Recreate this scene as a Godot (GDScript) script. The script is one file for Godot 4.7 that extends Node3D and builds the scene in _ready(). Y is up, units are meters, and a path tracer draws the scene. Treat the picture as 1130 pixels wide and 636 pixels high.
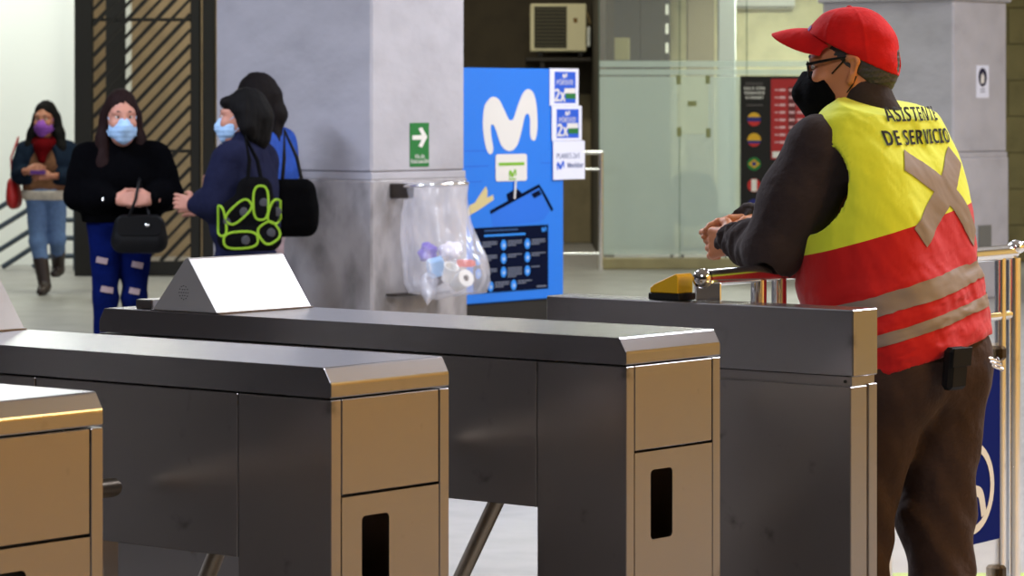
extends Node3D
# Metro station hall: turnstiles in front, an attendant at the rail, travellers beyond.
# Metres, y up. Depth from the camera runs along -z. The turnstiles and pillars share
# one grid that is turned about the vertical by TURN.

const TURN := 0.8938
const EYE := 1.5

var mats := {}
var texs := {}

func P(x: float, h: float, depth: float) -> Vector3:
	return Vector3(x, h, -depth)

# ---------------------------------------------------------------- geometry
class Geo:
	var v := PackedVector3Array()
	var n := PackedVector3Array()
	var t := PackedVector2Array()
	var idx := PackedInt32Array()

	func put(p: Vector3, nn: Vector3, uv := Vector2.ZERO) -> int:
		v.append(p); n.append(nn); t.append(uv)
		return v.size() - 1

	# corners run counter-clockwise seen from outside
	func tri(a: Vector3, b: Vector3, c: Vector3) -> void:
		var nn := (b - a).cross(c - a).normalized()
		var i := put(a, nn, Vector2(0, 1)); put(b, nn, Vector2(1, 1)); put(c, nn, Vector2(1, 0))
		idx.append_array([i, i + 2, i + 1])

	func quad(a: Vector3, b: Vector3, c: Vector3, d: Vector3) -> void:
		var nn := (c - a).cross(d - b).normalized()
		var i := put(a, nn, Vector2(0, 1)); put(b, nn, Vector2(1, 1)); put(c, nn, Vector2(1, 0)); put(d, nn, Vector2(0, 0))
		idx.append_array([i, i + 2, i + 1, i, i + 3, i + 2])

	func face(mid: Vector3, pts: Array) -> void:
		var a: Vector3 = pts[0]; var b: Vector3 = pts[1]; var c: Vector3 = pts[2]
		var flip := (b - a).cross(c - a).dot((a + b + c) / 3.0 - mid) < 0.0
		if pts.size() == 3:
			if flip: tri(a, c, b)
			else: tri(a, b, c)
		else:
			var d: Vector3 = pts[3]
			if flip: quad(b, a, d, c)
			else: quad(a, b, c, d)

	# a box from lo to hi with bevelled edges
	func box(lo: Vector3, hi: Vector3, bev := 0.0, xf := Transform3D.IDENTITY) -> Geo:
		var m := (lo + hi) * 0.5
		var h := (hi - lo) * 0.5
		bev = minf(bev, minf(h.x, minf(h.y, h.z)) * 0.9)
		var at := func(axis: int, s: Vector3) -> Vector3:
			var q := Vector3(s.x * (h.x - bev), s.y * (h.y - bev), s.z * (h.z - bev))
			q[axis] = s[axis] * h[axis]
			return xf * (m + q)
		var mid := xf * m
		for a in 3:
			var b := (a + 1) % 3
			var c := (a + 2) % 3
			for s in [-1.0, 1.0]:
				var ring := []
				for bc in [[-1, -1], [1, -1], [1, 1], [-1, 1]]:
					var q := Vector3(); q[a] = s; q[b] = bc[0]; q[c] = bc[1]
					ring.append(at.call(a, q))
				face(mid, ring)
				if bev > 0.0:
					for s2 in [-1.0, 1.0]:
						var q1 := Vector3(); q1[a] = s; q1[b] = s2; q1[c] = -1
						var q2 := q1; q2[c] = 1
						face(mid, [at.call(a, q1), at.call(a, q2), at.call(b, q2), at.call(b, q1)])
		if bev > 0.0:
			for k in 8:
				var s := Vector3(1 if k & 1 else -1, 1 if k & 2 else -1, 1 if k & 4 else -1)
				face(mid, [at.call(0, s), at.call(1, s), at.call(2, s)])
		return self

	# polygon in xy pulled along z from z0 to z1
	func extrude(pts: PackedVector2Array, z0: float, z1: float, xf := Transform3D.IDENTITY, bev := 0.0) -> Geo:
		if Geometry2D.is_polygon_clockwise(pts):
			pts = pts.duplicate(); pts.reverse()
		var k := pts.size()
		var inner := PackedVector2Array()
		for i in k:
			if bev <= 0.0:
				inner.append(pts[i]); continue
			var d0 := (pts[i] - pts[(i + k - 1) % k]).normalized()
			var d1 := (pts[(i + 1) % k] - pts[i]).normalized()
			var n0 := Vector2(-d0.y, d0.x)
			var n1 := Vector2(-d1.y, d1.x)
			inner.append(pts[i] + (n0 + n1) * (bev / (1.0 + n0.dot(n1))))
		var lo := minf(z0, z1)
		var hi := maxf(z0, z1)
		var tr := Geometry2D.triangulate_polygon(inner)
		for i in range(0, tr.size(), 3):
			var a := inner[tr[i]]; var b := inner[tr[i + 1]]; var c := inner[tr[i + 2]]
			if (b - a).cross(c - a) < 0.0:
				var s := b; b = c; c = s
			tri(xf * Vector3(a.x, a.y, hi), xf * Vector3(b.x, b.y, hi), xf * Vector3(c.x, c.y, hi))
			tri(xf * Vector3(a.x, a.y, lo), xf * Vector3(c.x, c.y, lo), xf * Vector3(b.x, b.y, lo))
		for i in k:
			var a := pts[i]; var b := pts[(i + 1) % k]
			quad(xf * Vector3(a.x, a.y, lo + bev), xf * Vector3(b.x, b.y, lo + bev), xf * Vector3(b.x, b.y, hi - bev), xf * Vector3(a.x, a.y, hi - bev))
			if bev > 0.0:
				var ai := inner[i]; var bi := inner[(i + 1) % k]
				quad(xf * Vector3(a.x, a.y, hi - bev), xf * Vector3(b.x, b.y, hi - bev), xf * Vector3(bi.x, bi.y, hi), xf * Vector3(ai.x, ai.y, hi))
				quad(xf * Vector3(b.x, b.y, lo + bev), xf * Vector3(a.x, a.y, lo + bev), xf * Vector3(ai.x, ai.y, lo), xf * Vector3(bi.x, bi.y, lo))
		return self

	# a tube along a path; r is a radius or a list; squash flattens it along a direction
	func tube(path: Array, r, sides := 16, round_ends := true, flat := Vector3.ZERO, flat_by := 1.0) -> Geo:
		var pts := []
		var rad := []
		var k := path.size()
		for i in k:
			var ri: float = r[i] if r is Array else r
			if round_ends and i == 0:
				var d0: Vector3 = (path[0] - path[1]).normalized()
				for a in [1.5, 1.2, 0.8, 0.4]:
					pts.append(path[0] + d0 * ri * sin(a)); rad.append(ri * cos(a))
			pts.append(path[i]); rad.append(ri)
			if round_ends and i == k - 1:
				var d1: Vector3 = (path[k - 1] - path[k - 2]).normalized()
				for a in [0.4, 0.8, 1.2, 1.5]:
					pts.append(path[k - 1] + d1 * ri * sin(a)); rad.append(ri * cos(a))
		var m := pts.size()
		var tan0: Vector3 = (pts[1] - pts[0]).normalized()
		var up := tan0.cross(Vector3.UP if absf(tan0.y) < 0.9 else Vector3.RIGHT).normalized()
		var base := v.size()
		var along := 0.0
		for i in m:
			var tg: Vector3 = (pts[mini(i + 1, m - 1)] - pts[maxi(i - 1, 0)]).normalized()
			up = (up - tg * up.dot(tg)).normalized()
			var side := tg.cross(up)
			if i > 0: along += pts[i].distance_to(pts[i - 1])
			for j in sides + 1:
				var a := TAU * j / sides
				var d := up * cos(a) + side * sin(a)
				var nn := d
				if flat_by != 1.0:
					d -= flat * d.dot(flat) * (1.0 - flat_by)
					nn = (nn + flat * nn.dot(flat) * (1.0 / flat_by - 1.0)).normalized()
				put(pts[i] + d * rad[i], nn, Vector2(float(j) / sides, along))
		for i in m - 1:
			for j in sides:
				var a := base + i * (sides + 1) + j
				var b := a + 1
				var c := a + sides + 1
				var d := c + 1
				idx.append_array([a, d, b, a, c, d])
		for e in [0, m - 1]:
			var ring := base + (sides + 1) * int(e)
			var dir: Vector3 = (pts[0] - pts[1]).normalized() if e == 0 else (pts[m - 1] - pts[m - 2]).normalized()
			var c := put(pts[e], dir)
			for j in sides:
				var a := put(v[ring + j], dir); var b := put(v[ring + j + 1], dir)
				if e == 0: idx.append_array([c, a, b])
				else: idx.append_array([c, b, a])
		return self

	# profile of (radius, height), turned about y
	func lathe(prof: Array, segs := 24, xf := Transform3D.IDENTITY) -> Geo:
		for i in prof.size() - 1:
			var p: Vector2 = prof[i]; var q: Vector2 = prof[i + 1]
			var e := (q - p).normalized()
			var nr := Vector2(e.y, -e.x)
			var b0 := v.size()
			for j in segs + 1:
				var a := TAU * j / segs
				var d := Vector3(cos(a), 0, sin(a))
				var nn := (xf.basis * (d * nr.x + Vector3.UP * nr.y)).normalized()
				put(xf * (d * p.x + Vector3.UP * p.y), nn, Vector2(float(j) / segs, p.y))
				put(xf * (d * q.x + Vector3.UP * q.y), nn, Vector2(float(j) / segs, q.y))
			for j in segs:
				var a := b0 + j * 2
				idx.append_array([a, a + 2, a + 3, a, a + 3, a + 1])
		return self

	func ball(c: Vector3, r: Vector3, segs := 20, basis := Basis.IDENTITY) -> Geo:
		var rings := segs / 2
		var b0 := v.size()
		for i in rings + 1:
			var th := PI * i / rings
			for j in segs + 1:
				var ph := TAU * j / segs
				var d := Vector3(sin(th) * cos(ph), cos(th), sin(th) * sin(ph))
				put(c + basis * (d * r), (basis * (d / r)).normalized(), Vector2(float(j) / segs, float(i) / rings))
		for i in rings:
			for j in segs:
				var a := b0 + i * (segs + 1) + j
				var b := a + segs + 1
				idx.append_array([a, b + 1, a + 1, a, b, b + 1])
		return self

	func sheet(rows: Array, both := false) -> Geo:
		# a grid of points, shaded smoothly
		var h := rows.size(); var w: int = rows[0].size()
		var b0 := v.size()
		for i in h:
			for j in w:
				var dx: Vector3 = rows[i][mini(j + 1, w - 1)] - rows[i][maxi(j - 1, 0)]
				var dy: Vector3 = rows[mini(i + 1, h - 1)][j] - rows[maxi(i - 1, 0)][j]
				put(rows[i][j], dx.cross(dy).normalized(), Vector2(float(j) / (w - 1), 1.0 - float(i) / (h - 1)))
		for i in h - 1:
			for j in w - 1:
				var a := b0 + i * w + j
				idx.append_array([a, a + w + 1, a + 1, a, a + w, a + w + 1])
		return self

	func add(arrays: Array, xf := Transform3D.IDENTITY) -> Geo:
		var b0 := v.size()
		var av: PackedVector3Array = arrays[Mesh.ARRAY_VERTEX]
		var an: PackedVector3Array = arrays[Mesh.ARRAY_NORMAL]
		for i in av.size():
			put(xf * av[i], (xf.basis * an[i]).normalized())
		if arrays[Mesh.ARRAY_INDEX] != null:
			for i in arrays[Mesh.ARRAY_INDEX]: idx.append(b0 + i)
		else:
			for i in av.size(): idx.append(b0 + i)
		return self

	func mesh() -> ArrayMesh:
		var a := []
		a.resize(Mesh.ARRAY_MAX)
		a[Mesh.ARRAY_VERTEX] = v; a[Mesh.ARRAY_NORMAL] = n; a[Mesh.ARRAY_TEX_UV] = t; a[Mesh.ARRAY_INDEX] = idx
		var m := ArrayMesh.new()
		m.add_surface_from_arrays(Mesh.PRIMITIVE_TRIANGLES, a)
		return m

# ---------------------------------------------------------------- soft bodies
# A field of tapered capsules and ellipsoids joined by a smooth minimum, meshed as surface nets.
class Blob:
	var prims := []
	var cuts := []          # [normal, offset]: keeps normal . p <= offset
	var holes := []         # [a, b, ra, rb]
	var wave: Callable      # p -> added distance
	var uv: Callable        # p -> texture coordinate
	var waved := false      # whether dist() counts the wave

	func cone(a: Vector3, b: Vector3, ra: float, rb: float, k := 0.04, sc := Vector3.ONE) -> Blob:
		prims.append([a, b, ra, rb, k, sc])
		return self

	func chain(pts: Array, rad: Array, k := 0.03, sc := Vector3.ONE) -> Blob:
		for i in pts.size() - 1: cone(pts[i], pts[i + 1], rad[i], rad[i + 1], k, sc)
		return self

	func egg(c: Vector3, r: Vector3, k := 0.03) -> Blob:
		prims.append([c, c, 1.0, 1.0, k, r])
		return self

	func cut(nn: Vector3, at: Vector3) -> Blob:
		nn = nn.normalized()
		cuts.append([nn, nn.dot(at)])
		return self

	func hole(a: Vector3, b: Vector3, ra: float, rb: float) -> Blob:
		holes.append([a, b, ra, rb])
		return self

	func one(q: Array, p: Vector3) -> float:
		var sc: Vector3 = q[5]
		var pa: Vector3 = (p - q[0]) / sc
		var ba: Vector3 = (q[1] - q[0]) / sc
		var l2 := ba.length_squared()
		var h := clampf(pa.dot(ba) / l2, 0.0, 1.0) if l2 > 0.0 else 0.0
		return ((pa - ba * h).length() - lerpf(q[2], q[3], h)) * minf(sc.x, minf(sc.y, sc.z))

	func dist(p: Vector3) -> float:
		var f := 1000.0
		for q in prims:
			var d := one(q, p)
			var k: float = q[4]
			var h := maxf(k - absf(f - d), 0.0) / k
			f = minf(f, d) - h * h * k * 0.25
		if waved and f < 0.03: f += wave.call(p)
		return f

	# where a ray from a towards b first meets the surface
	func hit(a: Vector3, b: Vector3) -> Vector3:
		var dir := (b - a).normalized()
		var far := a.distance_to(b)
		var s := 0.0
		for i in 80:
			var d := dist(a + dir * s)
			if d < 0.0004: break
			s += maxf(d * 0.7, 0.0003)
			if s > far: break
		return a + dir * s

	func grad(p: Vector3) -> Vector3:
		var e := 0.003
		return Vector3(dist(p + Vector3(e, 0, 0)) - dist(p - Vector3(e, 0, 0)), dist(p + Vector3(0, e, 0)) - dist(p - Vector3(0, e, 0)), dist(p + Vector3(0, 0, e)) - dist(p - Vector3(0, 0, e))).normalized()

	func mesh_into(g: Geo, cell: float, xf := Transform3D.IDENTITY) -> void:
		var lo := Vector3.ONE * 1e6
		var hi := -lo
		for q in prims:
			var r: Vector3 = q[5] * maxf(q[2], q[3])
			lo = lo.min(q[0] - r).min(q[1] - r)
			hi = hi.max(q[0] + r).max(q[1] + r)
		lo -= Vector3.ONE * cell * 3.0
		hi += Vector3.ONE * cell * 3.0
		var nx := int((hi.x - lo.x) / cell) + 2
		var ny := int((hi.y - lo.y) / cell) + 2
		var nz := int((hi.z - lo.z) / cell) + 2
		var f := PackedFloat32Array()
		f.resize(nx * ny * nz)
		f.fill(1000.0)
		for q in prims:
			var sc: Vector3 = q[5]
			var ra: float = q[2]; var rb: float = q[3]; var k: float = q[4]
			var ms := minf(sc.x, minf(sc.y, sc.z))
			var pad := sc * ((k + cell * 2.5) / ms + maxf(ra, rb))
			var a0: Vector3 = q[0]; var b0: Vector3 = q[1]
			var l := (a0.min(b0) - pad - lo) / cell
			var h := (a0.max(b0) + pad - lo) / cell
			var x0 := maxi(0, int(l.x)); var x1 := mini(nx - 1, int(h.x) + 1)
			var y0 := maxi(0, int(l.y)); var y1 := mini(ny - 1, int(h.y) + 1)
			var z0 := maxi(0, int(l.z)); var z1 := mini(nz - 1, int(h.z) + 1)
			var ba := (b0 - a0) / sc
			var l2 := ba.length_squared()
			var inv := 1.0 / l2 if l2 > 0.0 else 0.0
			var dr := rb - ra
			for z in range(z0, z1 + 1):
				for y in range(y0, y1 + 1):
					var i := (z * ny + y) * nx + x0
					for x in range(x0, x1 + 1):
						var pa := (lo + Vector3(x, y, z) * cell - a0) / sc
						var s := clampf(pa.dot(ba) * inv, 0.0, 1.0)
						var d := ((pa - ba * s).length() - ra - dr * s) * ms
						var o := f[i]
						var w := k - absf(o - d)
						if w > 0.0: f[i] = minf(o, d) - w * w / k * 0.25
						elif d < o: f[i] = d
						i += 1
		var near := cell * 3.0
		var shaped := wave.is_valid()
		if shaped or cuts or holes:
			for z in nz:
				for y in ny:
					for x in nx:
						var i := (z * ny + y) * nx + x
						var o := f[i]
						if o > near: continue
						var p := lo + Vector3(x, y, z) * cell
						if shaped and o > -near: o += wave.call(p)
						for c in cuts:
							o = maxf(o, c[0].dot(p) - c[1])
						for q in holes:
							var pa: Vector3 = p - q[0]
							var ba: Vector3 = q[1] - q[0]
							var s := clampf(pa.dot(ba) / ba.length_squared(), 0.0, 1.0)
							o = maxf(o, lerpf(q[2], q[3], s) - (pa - ba * s).length())
						f[i] = o
		var vid := PackedInt32Array()
		vid.resize(nx * ny * nz)
		vid.fill(-1)
		var sy := nx
		var sz := nx * ny
		var off := [0, 1, sy, sy + 1, sz, sz + 1, sz + sy, sz + sy + 1]
		var edges := [[0, 1], [2, 3], [4, 5], [6, 7], [0, 2], [1, 3], [4, 6], [5, 7], [0, 4], [1, 5], [2, 6], [3, 7]]
		var textured := uv.is_valid()
		var reach := cell * 2.5
		for z in nz - 1:
			for y in ny - 1:
				var i := (z * ny + y) * nx
				for x in nx - 1:
					var o := f[i]
					if o < reach and o > -reach:
						var c0 := o; var c1 := f[i + 1]; var c2 := f[i + sy]; var c3 := f[i + sy + 1]
						var c4 := f[i + sz]; var c5 := f[i + sz + 1]; var c6 := f[i + sz + sy]; var c7 := f[i + sz + sy + 1]
						var neg := int(c0 < 0) + int(c1 < 0) + int(c2 < 0) + int(c3 < 0) + int(c4 < 0) + int(c5 < 0) + int(c6 < 0) + int(c7 < 0)
						if neg > 0 and neg < 8:
							var c := [c0, c1, c2, c3, c4, c5, c6, c7]
							var sum := Vector3.ZERO
							var cnt := 0
							for e in edges:
								var a: float = c[e[0]]; var b: float = c[e[1]]
								if (a < 0) != (b < 0):
									var s := a / (a - b)
									var pa := Vector3(e[0] & 1, (e[0] >> 1) & 1, e[0] >> 2)
									var pb := Vector3(e[1] & 1, (e[1] >> 1) & 1, e[1] >> 2)
									sum += pa.lerp(pb, s); cnt += 1
							var p := lo + (Vector3(x, y, z) + sum / cnt) * cell
							var gr := Vector3(c1 + c3 + c5 + c7 - c0 - c2 - c4 - c6, c2 + c3 + c6 + c7 - c0 - c1 - c4 - c5, c4 + c5 + c6 + c7 - c0 - c1 - c2 - c3).normalized()
							vid[i] = g.put(xf * p, (xf.basis * gr).normalized(), uv.call(p) if textured else Vector2(p.x, p.y))
					i += 1
		for z in range(1, nz - 1):
			for y in range(1, ny - 1):
				var i := (z * ny + y) * nx + 1
				for x in range(1, nx - 1):
					var o := f[i]
					if o < reach and o > -reach:
						var inside := o < 0
						if inside != (f[i + 1] < 0):
							four(g, vid[i - sy - sz], vid[i - sz], vid[i], vid[i - sy], inside)
						if inside != (f[i + sy] < 0):
							four(g, vid[i - 1 - sz], vid[i - 1], vid[i], vid[i - sz], inside)
						if inside != (f[i + sz] < 0):
							four(g, vid[i - 1 - sy], vid[i - sy], vid[i], vid[i - 1], inside)
					i += 1

	func four(g: Geo, a: int, b: int, c: int, d: int, out: bool) -> void:
		if a < 0 or b < 0 or c < 0 or d < 0: return
		if out: g.idx.append_array([a, c, b, a, d, c])
		else: g.idx.append_array([a, b, c, a, c, d])

	func mesh(cell: float) -> ArrayMesh:
		var g := Geo.new()
		mesh_into(g, cell)
		return g.mesh()

# ---------------------------------------------------------------- nodes
func put_in(o: Node3D, called: String, parent: Node) -> Node3D:
	var nm := called
	var k := 0
	while parent.has_node(NodePath(nm)):
		k += 1
		nm = "%s_%03d" % [called, k]
	o.name = nm
	parent.add_child(o, true)
	return o

func obj(called: String, g, m: Material, parent: Node = self) -> MeshInstance3D:
	var o := MeshInstance3D.new()
	o.mesh = g.mesh() if g is Geo else g
	o.material_override = m
	put_in(o, called, parent)
	return o

func thing(called: String, label: String, category: String, at := Vector3.ZERO, turn := 0.0, group := "") -> Node3D:
	var o := Node3D.new()
	put_in(o, called, self)
	o.position = at
	o.rotation.y = turn
	return tag(o, label, category, group)

func tag(o: Node3D, label: String, category: String, group := "") -> Node3D:
	o.set_meta("label", label)
	o.set_meta("category", category)
	if group: o.set_meta("group", group)
	return o

func struct(called: String, g, m: Material, parent: Node = self) -> MeshInstance3D:
	var o := obj(called, g, m, parent)
	o.set_meta("kind", "structure")
	return o

# ---------------------------------------------------------------- materials
func noise_tex(key: String, freq: float, ramp: Array, octaves := 4, normal := 0.0, size := 512, seed_ := 1, kind := FastNoiseLite.TYPE_SIMPLEX_SMOOTH) -> Texture2D:
	if texs.has(key): return texs[key]
	var fn := FastNoiseLite.new()
	fn.noise_type = kind
	fn.seed = seed_
	fn.frequency = freq
	fn.fractal_octaves = octaves
	var t := NoiseTexture2D.new()
	t.width = size; t.height = size
	t.seamless = true
	t.noise = fn
	if normal > 0.0:
		t.as_normal_map = true
		t.bump_strength = normal
	if ramp:
		var gr := Gradient.new()
		gr.offsets = PackedFloat32Array(); gr.colors = PackedColorArray()
		var off := PackedFloat32Array(); var col := PackedColorArray()
		for r in ramp:
			off.append(r[0]); col.append(r[1])
		gr.offsets = off; gr.colors = col
		t.color_ramp = gr
	texs[key] = t
	return t

func grey(a: float) -> Color:
	return Color(a, a, a)

func mk(key: String, col: Color, rough := 0.8, metal := 0.0) -> StandardMaterial3D:
	if mats.has(key): return mats[key]
	var m := StandardMaterial3D.new()
	m.resource_name = key
	m.albedo_color = col
	m.roughness = rough
	m.metallic = metal
	mats[key] = m
	return m

func triplanar(m: StandardMaterial3D, scale: Vector3, world := true) -> StandardMaterial3D:
	m.uv1_triplanar = true
	m.uv1_world_triplanar = world
	m.uv1_scale = scale
	return m

func cloth(key: String, col: Color, rough := 0.9, weave := 60.0, depth := 0.5) -> StandardMaterial3D:
	if mats.has(key): return mats[key]
	var m := mk(key, col, rough)
	triplanar(m, Vector3.ONE * 1.0, false)
	m.uv1_scale = Vector3.ONE * 3.0
	m.albedo_texture = noise_tex("cloth_tone", 0.012, [[0.0, grey(0.86)], [1.0, grey(1.0)]], 5, 0.0, 512, 7)
	m.normal_enabled = true
	m.normal_texture = noise_tex("cloth_fold", 0.02, [], 5, 6.0, 512, 9)
	m.normal_scale = depth
	m.rim_enabled = true
	m.rim = 0.3 if col.get_luminance() > 0.15 else 0.06
	m.rim_tint = 0.8
	m.metallic_specular = 0.4 if col.get_luminance() > 0.15 else 0.12
	return m

func glowing(key: String, col: Color, energy: float) -> StandardMaterial3D:
	if mats.has(key): return mats[key]
	var m := mk(key, Color(0.9, 0.9, 0.9), 0.6)
	m.emission_enabled = true
	m.emission = col
	m.emission_energy_multiplier = energy
	return m

func see_through(key: String, col: Color, alpha: float, rough: float) -> StandardMaterial3D:
	if mats.has(key): return mats[key]
	var m := mk(key, Color(col.r, col.g, col.b, alpha), rough)
	m.transparency = BaseMaterial3D.TRANSPARENCY_ALPHA
	m.cull_mode = BaseMaterial3D.CULL_DISABLED
	return m

func steel(key: String, col: Color, rough: float, stretch := Vector3(1, 1, 1)) -> StandardMaterial3D:
	if mats.has(key): return mats[key]
	var m := mk(key, col, rough, 1.0)
	triplanar(m, stretch, false)
	m.albedo_texture = noise_tex("steel_stain", 0.016, [[0.0, grey(0.80)], [0.12, grey(0.95)], [0.22, grey(1.0)], [1.0, grey(1.0)]], 4, 0.0, 512, 21)
	return m

# ---------------------------------------------------------------- lettering
func text_arrays(words: String, height: float, bold := true, face := "Droid Sans", thick := 0.002) -> Array:
	var f := SystemFont.new()
	f.font_names = PackedStringArray([face])
	if bold: f.font_weight = 700
	var t := TextMesh.new()
	t.text = words
	t.font = f
	t.font_size = 64
	t.pixel_size = height / 46.0
	t.depth = thick
	t.curve_step = 1.0
	return t.get_mesh_arrays()

func lettering(words: String, height: float, m: Material, parent: Node, at: Vector3, bold := true, squeeze := 1.0, called := "lettering", thick := 0.002) -> MeshInstance3D:
	var g := Geo.new()
	g.add(text_arrays(words, height, bold, "Droid Sans", thick), Transform3D(Basis.from_scale(Vector3(squeeze, 1, 1)), Vector3.ZERO))
	var o := obj(called, g, m, parent)
	o.position = at
	return o

func round_rect(x0: float, y0: float, x1: float, y1: float, r: float, k := 4) -> PackedVector2Array:
	var out := PackedVector2Array()
	for c in [[x1 - r, y1 - r, 0.0], [x0 + r, y1 - r, 0.5], [x0 + r, y0 + r, 1.0], [x1 - r, y0 + r, 1.5]]:
		for i in k + 1:
			var a: float = (c[2] + 0.5 * i / k) * PI
			out.append(Vector2(c[0] + r * cos(a), c[1] + r * sin(a)))
	return out

func disc(cx: float, cy: float, rx: float, ry: float, k := 24, a0 := 0.0, a1 := TAU) -> PackedVector2Array:
	var out := PackedVector2Array()
	var closed := absf(a1 - a0) > TAU - 0.01
	for i in (k if closed else k + 1):
		var a := lerpf(a0, a1, float(i) / k)
		out.append(Vector2(cx + rx * cos(a), cy + ry * sin(a)))
	return out

# a band of given width along a 2D polyline
func stroke(pts: Array, width: float) -> PackedVector2Array:
	var l := PackedVector2Array(); var r := PackedVector2Array()
	for i in pts.size():
		var d: Vector2 = (pts[mini(i + 1, pts.size() - 1)] - pts[maxi(i - 1, 0)]).normalized()
		var nn := Vector2(-d.y, d.x) * width * 0.5
		l.append(pts[i] + nn); r.append(pts[i] - nn)
	r.reverse()
	l.append_array(r)
	return l

func spline(pts: Array, per := 6) -> Array:
	var c := Curve2D.new()
	for i in pts.size():
		var tg: Vector2 = (pts[mini(i + 1, pts.size() - 1)] - pts[maxi(i - 1, 0)]) / 6.0
		c.add_point(pts[i], -tg, tg)
	var out := []
	for i in pts.size() - 1:
		for k in per: out.append(c.sample(i, float(k) / per))
	out.append(pts[-1])
	return out

func soften(pts: PackedVector2Array, r: float) -> PackedVector2Array:
	var out := PackedVector2Array()
	var k := pts.size()
	for i in k:
		var a := (pts[(i + k - 1) % k] - pts[i]).normalized()
		var b := (pts[(i + 1) % k] - pts[i]).normalized()
		out.append(pts[i] + a * r); out.append(pts[i] + (a + b) * r * 0.3); out.append(pts[i] + b * r)
	return out

# ---------------------------------------------------------------- light fittings
func ceiling_lamp(called: String, label: String, at: Vector3, size: Vector2, col: Color, energy: float, shown: float) -> void:
	var o := thing(called, label, "ceiling lamp", at)
	var g := Geo.new()
	g.box(Vector3(-size.x / 2 - 0.03, 0, -size.y / 2 - 0.03), Vector3(size.x / 2 + 0.03, 0.09, size.y / 2 + 0.03), 0.01)
	obj("housing", g, mk("lamp_housing", Color(0.8, 0.8, 0.8), 0.5), o)
	var e := Geo.new()
	e.box(Vector3(-size.x / 2, -0.02, -size.y / 2), Vector3(size.x / 2, 0.001, size.y / 2), 0.004)
	obj("diffuser", e, glowing("lamp_glow_" + called + str(shown), col, shown), o)
	var l := AreaLight3D.new()
	l.area_size = size
	l.light_color = col
	l.light_energy = energy
	l.shadow_enabled = true
	l.area_range = 60.0
	l.area_attenuation = 2.0
	l.rotation.x = -PI / 2
	l.position.y = -0.03
	l.name = "lamp_light"
	o.add_child(l, true)

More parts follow.
